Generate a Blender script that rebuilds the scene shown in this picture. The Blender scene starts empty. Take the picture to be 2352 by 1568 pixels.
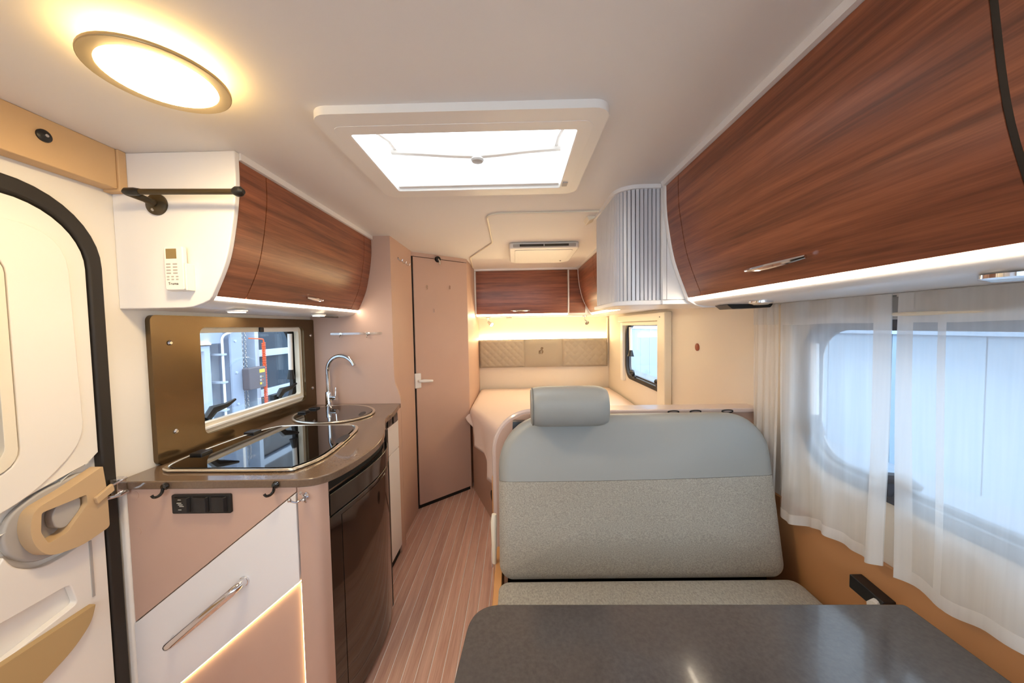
import bpy, bmesh, math, random
from mathutils import Vector, Matrix
from mathutils.geometry import tessellate_polygon
random.seed(7)
PI = math.pi
SC = bpy.context.scene
COL = SC.collection

# ------------------------------------------------------------------ camera
cam_d = bpy.data.cameras.new('camera'); cam = bpy.data.objects.new('camera', cam_d); COL.objects.link(cam)
cam_d.sensor_width = 36.0; cam_d.lens = 36.0 * 800 / 2352; cam_d.clip_start = 0.01; cam_d.clip_end = 200
r_, u_, f_ = (.99977347, .01140563, -.01797015), (.01745716, .04358679, .99889711), (-.01217632, .99898454, -.0433778)
cam.matrix_world = Matrix(((r_[0], u_[0], -f_[0], 0), (r_[1], u_[1], -f_[1], 0), (r_[2], u_[2], -f_[2], 1.405), (0, 0, 0, 1)))
SC.camera = cam
# ------------------------------------------------------------------ world, exposure
SC.view_settings.view_transform = 'Standard'; SC.view_settings.look = 'None'
SC.view_settings.gamma = 1.0; SC.view_settings.exposure = 1.24
SC.view_settings.use_curve_mapping = False
w = bpy.data.worlds.new('hall_daylight'); SC.world = w; w.use_nodes = True
w.node_tree.nodes['Background'].inputs[0].default_value = (.85, .925, 1.0, 1)
w.node_tree.nodes['Background'].inputs[1].default_value = 2.45

# ------------------------------------------------------------------ materials
def srgb(r, g, b):
    return tuple(((c / 255) / 12.92 if c / 255 <= .04045 else ((c / 255 + .055) / 1.055) ** 2.4) for c in (r, g, b)) + (1,)
M = {}
def mat(name, col, rough=.5, metal=0., spec=.5, bump=0., bscale=200., bstretch=(1, 1, 1), var=0., coat=0., vscale=3., alpha=None, sheen=0.):
    m = bpy.data.materials.new(name); m.use_nodes = True; nt = m.node_tree; N = nt.nodes; L = nt.links
    b = N['Principled BSDF']; c = srgb(*col)
    b.inputs['Base Color'].default_value = c; b.inputs['Roughness'].default_value = rough
    b.inputs['Metallic'].default_value = metal; b.inputs['Specular IOR Level'].default_value = spec
    b.inputs['Coat Weight'].default_value = coat; b.inputs['Sheen Weight'].default_value = sheen
    if bump or var:
        tc = N.new('ShaderNodeTexCoord'); mp = N.new('ShaderNodeMapping'); L.new(tc.outputs['Object'], mp.inputs[0])
        mp.inputs['Scale'].default_value = bstretch
    if var:
        n = N.new('ShaderNodeTexNoise'); n.inputs['Scale'].default_value = vscale; n.inputs['Detail'].default_value = 4
        L.new(mp.outputs[0], n.inputs['Vector'])
        r = N.new('ShaderNodeValToRGB'); r.color_ramp.elements[0].position = .3; r.color_ramp.elements[1].position = .7
        r.color_ramp.elements[0].color = tuple(x * (1 - var) for x in c[:3]) + (1,)
        r.color_ramp.elements[1].color = tuple(min(1, x * (1 + var)) for x in c[:3]) + (1,)
        L.new(n.outputs[0], r.inputs[0]); L.new(r.outputs[0], b.inputs['Base Color'])
    if bump:
        n2 = N.new('ShaderNodeTexNoise'); n2.inputs['Scale'].default_value = bscale; n2.inputs['Detail'].default_value = 3
        L.new(mp.outputs[0], n2.inputs['Vector'])
        bp = N.new('ShaderNodeBump'); bp.inputs['Strength'].default_value = bump; bp.inputs['Distance'].default_value = .002
        L.new(n2.outputs[0], bp.inputs['Height']); L.new(bp.outputs[0], b.inputs['Normal'])
    M[name] = m; return m
def wood(name, dark, light, stretch, rough=.35, rnd=0., coat=0.):
    m = bpy.data.materials.new(name); m.use_nodes = True; nt = m.node_tree; N = nt.nodes; L = nt.links; b = N['Principled BSDF']
    tc = N.new('ShaderNodeTexCoord'); mp = N.new('ShaderNodeMapping'); mp.inputs['Scale'].default_value = stretch
    L.new(tc.outputs['Object'], mp.inputs[0])
    vec = mp.outputs[0]
    if rnd:
        oi = N.new('ShaderNodeObjectInfo'); ad = N.new('ShaderNodeVectorMath'); ad.operation = 'ADD'
        sc_ = N.new('ShaderNodeMath'); sc_.operation = 'MULTIPLY'; sc_.inputs[1].default_value = 40
        L.new(oi.outputs['Random'], sc_.inputs[0]); L.new(vec, ad.inputs[0]); L.new(sc_.outputs[0], ad.inputs[1]); vec = ad.outputs[0]
    n = N.new('ShaderNodeTexNoise'); n.inputs['Scale'].default_value = 1; n.inputs['Detail'].default_value = 6; n.inputs['Roughness'].default_value = .62
    n.inputs['Distortion'].default_value = .25
    L.new(vec, n.inputs['Vector'])
    r = N.new('ShaderNodeValToRGB'); e = r.color_ramp.elements
    e[0].position = .32; e[0].color = srgb(*dark); e[1].position = .68; e[1].color = srgb(*light)
    L.new(n.outputs[0], r.inputs[0])
    mp2 = N.new('ShaderNodeMapping'); mp2.inputs['Scale'].default_value = tuple(s * 7 for s in stretch); L.new(tc.outputs['Object'], mp2.inputs[0])
    n2 = N.new('ShaderNodeTexNoise'); n2.inputs['Scale'].default_value = 1; n2.inputs['Detail'].default_value = 3; L.new(mp2.outputs[0], n2.inputs['Vector'])
    mx = N.new('ShaderNodeMixRGB'); mx.blend_type = 'OVERLAY'; mx.inputs[0].default_value = .35
    L.new(r.outputs[0], mx.inputs[1]); L.new(n2.outputs[0], mx.inputs[2])
    out = mx.outputs[0]
    if rnd:
        hs = N.new('ShaderNodeHueSaturation'); mr = N.new('ShaderNodeMapRange'); mr.inputs[3].default_value = 1 - rnd; mr.inputs[4].default_value = 1 + rnd
        L.new(oi.outputs['Random'], mr.inputs[0]); L.new(mr.outputs[0], hs.inputs['Value']); L.new(out, hs.inputs['Color']); out = hs.outputs[0]
    L.new(out, b.inputs['Base Color'])
    b.inputs['Roughness'].default_value = rough; b.inputs['Coat Weight'].default_value = coat; b.inputs['Coat Roughness'].default_value = .2
    M[name] = m; return m
def emit(name, col, s):
    m = bpy.data.materials.new(name); m.use_nodes = True; nt = m.node_tree; nt.nodes.remove(nt.nodes['Principled BSDF'])
    e = nt.nodes.new('ShaderNodeEmission'); e.inputs[0].default_value = (*col, 1); e.inputs[1].default_value = s
    nt.links.new(e.outputs[0], nt.nodes['Material Output'].inputs[0]); M[name] = m; return m
def clear(name, tint, gloss=.06, rough=.02):
    m = bpy.data.materials.new(name); m.use_nodes = True; nt = m.node_tree; N = nt.nodes; L = nt.links; N.remove(N['Principled BSDF'])
    t = N.new('ShaderNodeBsdfTransparent'); t.inputs[0].default_value = (*tint, 1)
    g = N.new('ShaderNodeBsdfGlossy'); g.inputs['Roughness'].default_value = rough
    mx = N.new('ShaderNodeMixShader'); mx.inputs[0].default_value = gloss
    L.new(t.outputs[0], mx.inputs[1]); L.new(g.outputs[0], mx.inputs[2]); L.new(mx.outputs[0], N['Material Output'].inputs[0]); M[name] = m; return m
def sheer(name, col, opac, trans=.55):
    m = bpy.data.materials.new(name); m.use_nodes = True; nt = m.node_tree; N = nt.nodes; L = nt.links; N.remove(N['Principled BSDF'])
    t = N.new('ShaderNodeBsdfTransparent'); d = N.new('ShaderNodeBsdfDiffuse'); tr = N.new('ShaderNodeBsdfTranslucent')
    d.inputs[0].default_value = (*col, 1); tr.inputs[0].default_value = (*col, 1)
    a = N.new('ShaderNodeMixShader'); a.inputs[0].default_value = trans; L.new(d.outputs[0], a.inputs[1]); L.new(tr.outputs[0], a.inputs[2])
    # fine vertical weave varies the density of the cloth
    tc = N.new('ShaderNodeTexCoord'); mp = N.new('ShaderNodeMapping'); mp.inputs['Scale'].default_value = (60, 60, 3); L.new(tc.outputs['Object'], mp.inputs[0])
    n = N.new('ShaderNodeTexNoise'); n.inputs['Scale'].default_value = 1; L.new(mp.outputs[0], n.inputs['Vector'])
    mr = N.new('ShaderNodeMapRange'); mr.inputs[3].default_value = opac - .08; mr.inputs[4].default_value = opac + .08; L.new(n.outputs[0], mr.inputs[0])
    b = N.new('ShaderNodeMixShader'); L.new(mr.outputs[0], b.inputs[0])
    L.new(t.outputs[0], b.inputs[1]); L.new(a.outputs[0], b.inputs[2]); L.new(b.outputs[0], N['Material Output'].inputs[0]); M[name] = m; return m

mat('ceiling_lining', (234, 231, 229), .7, bump=.05, bscale=400)
mat('wall_cream', (230, 219, 204), .6, bump=.04, bscale=300)
mat('wall_white', (236, 230, 222), .5)
mat('white_laminate', (236, 233, 232), .35, coat=.2)
mat('white_plastic', (238, 235, 230), .35)
mat('ivory_plastic', (236, 226, 206), .4)
mat('beige_laminate', (199, 166, 148), .5, bump=.03, bscale=250, var=.03)
mat('tan_laminate', (190, 146, 110), .5, bump=.03, var=.03)
mat('tan_panel', (196, 140, 92), .55, var=.03)
mat('beige_box', (208, 172, 128), .55, var=.03)
mat('edge_veneer', (205, 150, 96), .45)
mat('edge_band', (206, 186, 178), .22, coat=.3)
wood('walnut_y', (104, 54, 34), (160, 94, 62), (42, 1.6, 42), .36, coat=.12)
wood('walnut_x', (104, 54, 34), (160, 94, 62), (1.6, 42, 42), .36, coat=.12)
wood('plank_wood', (200, 154, 134), (230, 190, 170), (34, 1.4, 34), .4, rnd=.1)
mat('plank_joint', (252, 243, 236), .5)
mat('worktop_stone', (110, 90, 74), .16, var=.1, vscale=160, coat=.4)
mat('splash_bronze', (108, 88, 62), .24, metal=.8, var=.03)
mat('black_plastic', (22, 22, 24), .38)
mat('black_gloss', (9, 9, 11), .08, coat=.6)
mat('fridge_glass', (30, 20, 16), .1, coat=.7)
mat('rubber', (38, 32, 27), .6)
mat('grey_rubber', (74, 76, 84), .5)
mat('dark_bronze', (74, 62, 42), .35, metal=.4)
mat('chrome', (225, 225, 228), .08, metal=1.)
mat('satin_metal', (196, 194, 192), .25, metal=.9)
mat('lamp_ring', (196, 174, 132), .3, metal=.7)  # tone darkened to carry the backlit shade of the ring
mat('rim_steel', (226, 216, 200), .2, metal=.85)
mat('hob_glass', (7, 6, 6), .03, coat=.5)
mat('vinyl_grey', (148, 148, 144), .42, bump=.08, bscale=500)
mat('fabric_grey', (160, 154, 143), .85, bump=.6, bscale=420, bstretch=(1, .5, 1.4), var=.26, vscale=230, sheen=.2)
mat('seam_dark', (120, 118, 112), .8)
mat('table_stone', (80, 75, 73), .15, var=.12, vscale=120, coat=.15)
mat('table_edge', (52, 48, 46), .35)
mat('bed_sheet', (238, 220, 212), .8, bump=.1, bscale=60)
mat('headboard_fabric', (168, 156, 140), .8, bump=.15, bscale=500)
mat('emblem_stitch', (128, 104, 78), .8)
mat('alu_slat', (206, 207, 213), .4, metal=.15)
mat('slat_gap', (58, 60, 74), .6)
mat('door_white', (240, 234, 226), .4)
mat('pocket_beige', (186, 156, 108), .5)
mat('handle_beige', (200, 170, 132), .45)
mat('handle_grey', (176, 170, 164), .5)
mat('screen_lcd', (140, 118, 74), .3)
mat('print_dark', (60, 54, 46), .6)
mat('print_grey', (170, 168, 164), .6)
mat('button_red', (150, 70, 44), .5)
mat('hall_wall', (186, 198, 210), .8)
mat('hall_panel', (146, 164, 180), .7)
mat('hall_grey', (150, 166, 188), .6)
mat('hall_light', (180, 195, 212), .6)
mat('hall_floor', (138, 145, 156), .6, var=.08)
mat('hall_glass', (46, 58, 70), .1)
mat('box_grey', (92, 88, 94), .5)
mat('orange_cable', (240, 96, 40), .5)
mat('yellow_print', (232, 196, 70), .5)
mat('dark_void', (16, 14, 13), .8)
mat('bronze_glass', (120, 96, 50), .1)
emit('led_white', (1., .85, .64), 13)
emit('led_rear', (1., .80, .48), 24)
emit('led_glow', (1., .78, .40), 30)
emit('led_warm', (1., .70, .32), 7)
emit('lamp_glow', (1., .76, .42), 40)
emit('lamp_halo', (1., .66, .22), 9)
emit('downlight_glow', (1., .84, .6), 14)
emit('spot_glow', (1., .85, .6), 30)
clear('acrylic_clear', (.93, .96, .98))
clear('acrylic_tint', (.80, .88, .94))
clear('plastic_clear', (.96, .95, .93), .25, .1)
sheer('dome_milky', (.96, .97, .98), .12, 1.)
sheer('curtain_sheer', (.95, .95, .95), .6, .6)
sheer('curtain_hem', (.93, .92, .91), .78)
sheer('curtain_gathered', (.92, .89, .86), .86)

# ------------------------------------------------------------------ mesh helpers
class MB:
    def __init__(s): s.v = []; s.f = []
    def add(s, v, f):
        o = len(s.v); s.v += [tuple(p) for p in v]; s.f += [tuple(i + o for i in q) for q in f]; return s
    def box(s, lo, hi):
        x0, y0, z0 = lo; x1, y1, z1 = hi
        return s.add([(x0, y0, z0), (x1, y0, z0), (x1, y1, z0), (x0, y1, z0), (x0, y0, z1), (x1, y0, z1), (x1, y1, z1), (x0, y1, z1)],
                     [(0, 3, 2, 1), (4, 5, 6, 7), (0, 1, 5, 4), (1, 2, 6, 5), (2, 3, 7, 6), (3, 0, 4, 7)])
    def plate(s, outer, ax, a, b, holes=()):
        mp = {'x': lambda u, v, w: (w, u, v), 'y': lambda u, v, w: (u, w, v), 'z': lambda u, v, w: (u, v, w)}[ax]
        loops = [list(outer)] + [list(h) for h in holes]
        tri = tessellate_polygon([[Vector((p[0], p[1], 0)) for p in l] for l in loops])
        pts = [p for l in loops for p in l]; n = len(pts)
        V = [mp(p[0], p[1], a) for p in pts] + [mp(p[0], p[1], b) for p in pts]
        if holes: F = [tuple(t) for t in tri] + [tuple(i + n for i in reversed(t)) for t in tri]
        else: F = [tuple(range(n)), tuple(range(2 * n - 1, n - 1, -1))]
        o = 0
        for l in loops:
            k = len(l)
            for i in range(k): F.append((o + i, o + (i + 1) % k, n + o + (i + 1) % k, n + o + i))
            o += k
        return s.add(V, F)
    def tube(s, path, r, seg=10, closed=False, flat=None):
        P = [Vector(p) for p in path]; n = len(P); rr = r if isinstance(r, (list, tuple)) else [r] * n
        T = []
        for i in range(n):
            a = P[i - 1] if (i > 0 or closed) else P[i]; b = P[(i + 1) % n] if (i < n - 1 or closed) else P[i]
            T.append((b - a).normalized())
        up = Vector((0, 0, 1)) if abs(T[0].z) < .9 else Vector((1, 0, 0))
        nn = (up - T[0] * up.dot(T[0])).normalized(); V = []
        for i in range(n):
            nn = (nn - T[i] * nn.dot(T[i])).normalized(); bb = T[i].cross(nn)
            for k in range(seg):
                a = 2 * PI * k / seg; V.append(P[i] + (nn * math.cos(a) * (flat or 1) + bb * math.sin(a)) * rr[i])
        F = []
        for i in range(n if closed else n - 1):
            for k in range(seg):
                F.append((i * seg + k, i * seg + (k + 1) % seg, ((i + 1) % n) * seg + (k + 1) % seg, ((i + 1) % n) * seg + k))
        if not closed: F += [tuple(range(seg))[::-1], tuple((n - 1) * seg + k for k in range(seg))]
        return s.add(V, F)
    def lathe(s, prof, c, axis=(0, 0, 1), seg=32):
        A = Vector(axis).normalized(); q = A.orthogonal().normalized(); p = A.cross(q); c = Vector(c); V = []; F = []
        for (r, h) in prof:
            for k in range(seg):
                a = 2 * PI * k / seg; V.append(c + A * h + (q * math.cos(a) + p * math.sin(a)) * r)
        for i in range(len(prof) - 1):
            for k in range(seg): F.append((i * seg + k, i * seg + (k + 1) % seg, (i + 1) * seg + (k + 1) % seg, (i + 1) * seg + k))
        F += [tuple(range(seg))[::-1], tuple((len(prof) - 1) * seg + k for k in range(seg))]
        return s.add(V, F)
    def grid(s, fn, nu, nv, close_u=False):
        V = [fn(i / nu, j / nv) for j in range(nv + 1) for i in range(nu + 1)]
        return s.add(V, [(j * (nu + 1) + i, j * (nu + 1) + i + 1, (j + 1) * (nu + 1) + i + 1, (j + 1) * (nu + 1) + i) for j in range(nv) for i in range(nu)])
    def cushion(s, c, U, V_, Nn, w, h, t, rc, re, bulge=.0, seg=8, rcs=None):
        c = Vector(c); U = Vector(U); V_ = Vector(V_); Nn = Vector(Nn); loops = []
        def outline(ins):
            pts = []; rs = rcs or [rc] * 4
            for k, (sx, sy, a0) in enumerate(((1, 1, 0), (-1, 1, PI / 2), (-1, -1, PI), (1, -1, 1.5 * PI))):
                r = max(rs[k] - ins, .002); cx = sx * (w / 2 - rs[k]); cy = sy * (h / 2 - rs[k])
                for i in range(seg + 1):
                    a = a0 + PI / 2 * i / seg; pts.append((cx + r * math.cos(a), cy + r * math.sin(a)))
            return pts
        rings = []
        for i in range(7):     # back edge to side
            a = PI / 2 * i / 6; rings.append((re * (1 - math.sin(a)), -t / 2 + re * (1 - math.cos(a))))
        for i in range(7):
            a = PI / 2 * i / 6; rings.append((re * (1 - math.cos(a)), t / 2 - re * (1 - math.sin(a))))
        n = None; VV = []; F = []
        base = outline(0); cnt = len(base)
        for ins, d in rings:
            for (x, y) in outline(ins): VV.append(c + U * x + V_ * y + Nn * d)
        # front: shrink the last loop toward the centre with a bulge
        last = outline(re); K = 6
        for k in range(1, K):
            q = 1 - k / K
            for (x, y) in last: VV.append(c + U * x * q + V_ * y * q + Nn * (t / 2 + bulge * (1 - q * q)))
        R = len(VV) // cnt
        for i in range(R - 1):
            for k in range(cnt): F.append((i * cnt + k, i * cnt + (k + 1) % cnt, (i + 1) * cnt + (k + 1) % cnt, (i + 1) * cnt + k))
        F.append(tuple(range(cnt))[::-1])
        VV.append(c + Nn * (t / 2 + bulge)); ci = len(VV) - 1
        for k in range(cnt): F.append(((R - 1) * cnt + k, (R - 1) * cnt + (k + 1) % cnt, ci))
        return s.add(VV, F)

WL = {}
def obj(name, mb, m, parent=None, bevel=0., smooth=35, bseg=2, cut=None, solid=0., recalc=True):
    bm = bmesh.new(); vs = [bm.verts.new(v) for v in mb.v]
    for f in mb.f:
        try: bm.faces.new([vs[i] for i in f])
        except ValueError: pass
    bmesh.ops.remove_doubles(bm, verts=bm.verts, dist=1e-6)
    if cut:
        co, no = cut; g = bm.verts[:] + bm.edges[:] + bm.faces[:]
        res = bmesh.ops.bisect_plane(bm, geom=g, plane_co=co, plane_no=no, clear_outer=True)
        bmesh.ops.holes_fill(bm, edges=[e for e in bm.edges if e.is_boundary])
    if bevel: bmesh.ops.dissolve_limit(bm, angle_limit=.002, verts=bm.verts, edges=bm.edges)
    if recalc: bmesh.ops.recalc_face_normals(bm, faces=bm.faces)
    me = bpy.data.meshes.new(name); bm.to_mesh(me); bm.free()
    me.materials.append(M[m])
    if smooth:
        for p in me.polygons: p.use_smooth = True
        me.set_sharp_from_angle(angle=math.radians(smooth))
    o = bpy.data.objects.new(name, me); COL.objects.link(o)
    if parent is not None:
        o.parent = parent; o.location = -WL.get(parent.name, Vector((0, 0, 0)))
    WL[o.name] = Vector((0, 0, 0))
    if solid:
        sm = o.modifiers.new('thickness', 'SOLIDIFY'); sm.thickness = solid; sm.offset = 0
    if bevel:
        bv = o.modifiers.new('bevel', 'BEVEL'); bv.width = bevel; bv.segments = bseg; bv.limit_method = 'ANGLE'; bv.angle_limit = math.radians(40)
        bv.harden_normals = True
    return o
def tag(o, label, cat, group=None, kind=None):
    o['label'] = label; o['category'] = cat
    if group: o['group'] = group
    if kind: o['kind'] = kind
    return o
def thing(name, label, cat, loc=(0, 0, 0), group=None, kind=None):
    o = bpy.data.objects.new(name, None); COL.objects.link(o); o.location = loc; o.empty_display_size = .05
    WL[o.name] = Vector(loc); return tag(o, label, cat, group, kind)
def copy_thing(root, delta, label=None):
    c = root.copy(); COL.objects.link(c); c.location = root.location + Vector(delta); WL[c.name] = WL[root.name] + Vector(delta)
    if label: c['label'] = label
    for ch in list(root.children):
        k = ch.copy(); COL.objects.link(k); k.parent = c
        for g in list(ch.children):
            q = g.copy(); COL.objects.link(q); q.parent = k
    return c
def struct(name, mb, m, label, cat, **k): return tag(obj(name, mb, m, **k), label, cat, kind='structure')
def rr(x0, y0, x1, y1, r, n=6):
    rs = r if isinstance(r, (list, tuple)) else [r] * 4     # ++, -+, --, +-
    out = []
    for (cx, cy, a0, q) in ((x1 - rs[0], y1 - rs[0], 0, rs[0]), (x0 + rs[1], y1 - rs[1], PI / 2, rs[1]), (x0 + rs[2], y0 + rs[2], PI, rs[2]), (x1 - rs[3], y0 + rs[3], 1.5 * PI, rs[3])):
        if q < 1e-4: out.append((cx, cy)); continue
        for i in range(n + 1):
            a = a0 + PI / 2 * i / n; out.append((cx + q * math.cos(a), cy + q * math.sin(a)))
    return out
def fillet(pts, r, n=6):
    out = []; N_ = len(pts)
    for i in range(N_):
        p = Vector(pts[i]); a = Vector(pts[i - 1]); b = Vector(pts[(i + 1) % N_]); q = r[i] if isinstance(r, (list, tuple)) else r
        if q <= 0: out.append(tuple(p)); continue
        da = (a - p); db = (b - p); q = min(q, da.length * .49, db.length * .49); s_ = p + da.normalized() * q; e = p + db.normalized() * q
        for k in range(n + 1):
            t = k / n; out.append(tuple(s_ * (1 - t) ** 2 + p * 2 * t * (1 - t) + e * t * t))
    return out
def spline(pts, n=8, closed=False):
    P = [Vector(p) for p in pts]; N_ = len(P); out = []
    for i in range(N_ if closed else N_ - 1):
        p0 = P[i - 1] if (i > 0 or closed) else P[i]; p1 = P[i]; p2 = P[(i + 1) % N_]; p3 = P[(i + 2) % N_] if (i < N_ - 2 or closed) else P[i + 1]
        for k in range(n):
            t = k / n
            out.append(tuple(.5 * ((2 * p1) + (p2 - p0) * t + (2 * p0 - 5 * p1 + 4 * p2 - p3) * t * t + (3 * p1 - p0 - 3 * p2 + p3) * t ** 3)))
    if not closed: out.append(tuple(P[-1]))
    return out
def offset_prof(pts, d):
    out = []
    for i in range(len(pts)):
        a = Vector(pts[max(i - 1, 0)]); b = Vector(pts[min(i + 1, len(pts) - 1)]); t = (b - a).normalized(); out.append((pts[i][0] - t.y * d, pts[i][1] + t.x * d))
    return out
def ell(cx, cy, a, b, rot=0, n=48, t0=0, t1=2 * PI):
    return [(cx + a * math.cos(t) * math.cos(rot) - b * math.sin(t) * math.sin(rot), cy + a * math.cos(t) * math.sin(rot) + b * math.sin(t) * math.cos(rot)) for t in (t0 + (t1 - t0) * i / n for i in range(n))]
def text(name, body, size, m, mat4, parent):
    c = bpy.data.curves.new(name, 'FONT'); c.body = body; c.size = size; c.align_x = 'CENTER'; c.extrude = .0002
    t = bpy.data.objects.new(name, c); COL.objects.link(t)
    dg = bpy.context.evaluated_depsgraph_get(); me = bpy.data.meshes.new_from_object(t.evaluated_get(dg)); bpy.data.objects.remove(t)
    me.transform(mat4); me.materials.clear(); me.materials.append(M[m])
    o = bpy.data.objects.new(name, me); COL.objects.link(o); o.parent = parent; o.location = -WL[parent.name]; WL[o.name] = Vector((0, 0, 0)); return o

XL, XR, YB, YF, ZC = -1.29, 1.01, 3.83, -1.35, 1.98

# ================================================================== SETTING
fl = struct('floor', MB().box((XL - .04, YF, -.05), (XR + .04, YB, -.004)), 'plank_joint', 'laid wood-look floor with pale joint lines along the narrow aisle', 'floor', smooth=0)
pw = .0541
k0 = math.floor((XL + .377) / pw)
for k in range(k0, k0 + 44):
    x0 = max(-.377 + k * pw + .0023, XL); x1 = min(-.377 + (k + 1) * pw - .0023, XR)
    if x1 - x0 < .01: continue
    obj('plank', MB().box((x0, YF, -.0045), (x1, 3.02, 0)), 'plank_wood', fl, smooth=0)

sky = rr(-.479, .997, .201, 1.443, .03)
struct('ceiling', MB().plate([(XL - .04, YF), (XR + .04, YF), (XR + .04, YB + .04), (XL - .04, YB + .04)], 'z', ZC, ZC + .05, [sky]), 'ceiling_lining', 'smooth pale ceiling lining with a roof window opening', 'ceiling', smooth=0)
# left wall, with kitchen window and entry door openings
cabw = rr(-1.25, 1.0, -.45, 1.62, .08)  # unseen cab side windows, added to bring in more cool daylight
win1 = rr(1.387, .985, 2.072, 1.423, .03)
dooro = rr(.28, .02, 1.055, 1.79, [.19, .19, .05, .05])
struct('wall_left', MB().plate([(YF, 0), (YB, 0), (YB, ZC), (YF, ZC)], 'x', XL - .04, XL, [win1, dooro, cabw]), 'wall_white', 'white side wall with entry door and kitchen window openings', 'wall', smooth=0)
win2 = rr(-.15, .945, 1.198, 1.385, .11, 8)
win3 = rr(2.33, .945, 3.185, 1.41, .10, 8)
struct('wall_right', MB().plate([(YF, 0), (YB, 0), (YB, ZC), (YF, ZC)], 'x', XR, XR + .04, [win2, win3, cabw]), 'wall_cream', 'cream side wall with a dinette window and a bed window', 'wall', smooth=0)
struct('wall_rear', MB().box((XL - .04, YB, 0), (XR + .04, YB + .04, ZC)), 'wall_cream', 'cream rear wall behind the bed', 'wall', smooth=0)
struct('wall_front', MB().plate([(XL - .04, 0), (XR + .04, 0), (XR + .04, ZC), (XL - .04, ZC)], 'y', YF - .04, YF, [rr(-1.05, .95, .80, 1.86, .12)]), 'wall_white', 'front end of the van with the wide windscreen opening behind the camera', 'wall', smooth=0)

for i, (nm, mbx) in enumerate((('window_4', MB().plate(rr(-1.26, .99, -.44, 1.63, .08), 'x', XL - .03, XL - .024)), ('window_5', MB().plate(rr(-1.26, .99, -.44, 1.63, .08), 'x', XR + .024, XR + .03)), ('window_6', MB().plate(rr(-1.06, .94, .81, 1.87, .12), 'y', YF - .03, YF - .024)))):
    struct(nm, mbx, 'acrylic_clear', ['cab side window on the driver side behind the camera', 'cab side window on the passenger side behind the camera', 'wide windscreen behind the camera'][i], 'window', smooth=0)
# kitchen end partition with its S-shaped front edge
prt = [(XL, 0), (-.738, 0), (-.738, .90)] + spline([(-.738, .90), (-.738, .95), (-.750, 1.0), (-.770, 1.06), (-.775, 1.12)], 5)[1:] + [(-.775, ZC), (XL, ZC)]
struct('wall_partition', MB().plate(prt, 'y', 2.18, 2.20), 'beige_laminate', 'beige partition with a curved front edge at the end of the kitchen', 'wall', smooth=30)
struct('wall_bathroom', MB().box((-.795, 2.20, 0), (-.775, 2.615, ZC)), 'beige_laminate', 'tan side panel between kitchen partition and bathroom door', 'wall', smooth=0)
# bathroom door, set at an angle
A = Vector((-.785, 2.625, 0)); B = Vector((-.405, 2.965, 0)); dd = (B - A); dl = dd.length; dd.normalize(); dn = Vector((dd.y, -dd.x, 0))   # dn faces the aisle
def dpt(s, n, z): p = A + dd * s + dn * n; return (p.x, p.y, z)
def dbox(mb, s0, s1, n0, n1, z0, z1):
    v = [dpt(s, n, z) for z in (z0, z1) for (s, n) in ((s0, n0), (s1, n0), (s1, n1), (s0, n1))]
    return mb.add(v, [(0, 3, 2, 1), (4, 5, 6, 7), (0, 1, 5, 4), (1, 2, 6, 5), (2, 3, 7, 6), (3, 0, 4, 7)])
d1 = thing('door_1', 'tall plain tan bathroom door set at an angle at the end of the aisle', 'door', (-.6, 2.8, 0), kind='structure')
obj('leaf', dbox(MB(), .022, dl - .004, -.02, 0, .03, 1.945), 'beige_laminate', d1, bevel=.002)
obj('frame_header', dbox(MB(), 0, dl, -.03, -.004, 1.95, ZC), 'beige_laminate', d1)
obj('threshold', dbox(MB(), 0, dl, -.03, -.01, 0, .028), 'dark_void', d1)
obj('gap_seal', dbox(MB(), -.006, .022, -.03, -.012, .03, 1.95), 'dark_void', d1)  # near-black strip stands in for the shade in the open door gap
hd = obj('lock_plate', dbox(MB(), .004, .055, 0, .018, .945, 1.06), 'white_plastic', d1, bevel=.006)
obj('lever', MB().tube([dpt(.03, .014, 1.003), dpt(.03, .04, 1.003), dpt(.06, .048, 1.002), dpt(.135, .046, .995)], [.010, .010, .013, .010], 10), 'white_plastic', hd)
ct = obj('door_catch', MB().lathe([(.024, 0), (.024, .012), (.02, .018)], dpt(.23, .0, 1.945), dn, 20), 'black_plastic', d1)
obj('catch_pin', MB().tube([dpt(.23, .015, 1.945), dpt(.232, .03, 1.93), dpt(.232, .032, 1.90)], .007, 8), 'chrome', ct)
for s, z in ((.13, 1.718), (.333, 1.73), (.185, 1.54)):
    obj('adhesive_hook', dbox(MB(), s - .006, s + .006, 0, .008, z - .016, z + .016), 'plastic_clear', d1, bevel=.002)
# wall from door to rear, beside the bed
struct('wall_bedside', MB().box((-.43, 2.965, 0), (-.41, YB, ZC)), 'beige_laminate', 'beige panel wall between bathroom door and rear wall beside the bed', 'wall', smooth=0)
struct('trim_1', MB().tube(fillet([(-.405, 3.35, ZC - .004), (-.366, 2.884, ZC - .004), (-.151, 2.398, ZC - .004), (-.142, 1.83, ZC - .004), (-.09, 1.784, ZC - .004), (.432, 1.787, ZC - .004)], [0, .03, .03, .05, .05, 0]), .0055, 8), 'ivory_plastic', 'thin cream cable trim bending across the ceiling before the air conditioner', 'trim')
# tan lining below the dinette window, white door pillar, dark step
struct('trim_2', MB().box((XR - .012, -.6, 0), (XR, 1.44, .735)), 'tan_panel', 'tan lining panel on the right wall under the curtains', 'trim', bevel=.002)
struct('trim_3', MB().plate(rr(XL, 1.078, -1.262, 1.1, [.01, 0, 0, .01]), 'z', 0, .905), 'wall_white', 'narrow white pillar between entry door seal and kitchen front', 'trim')

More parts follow.
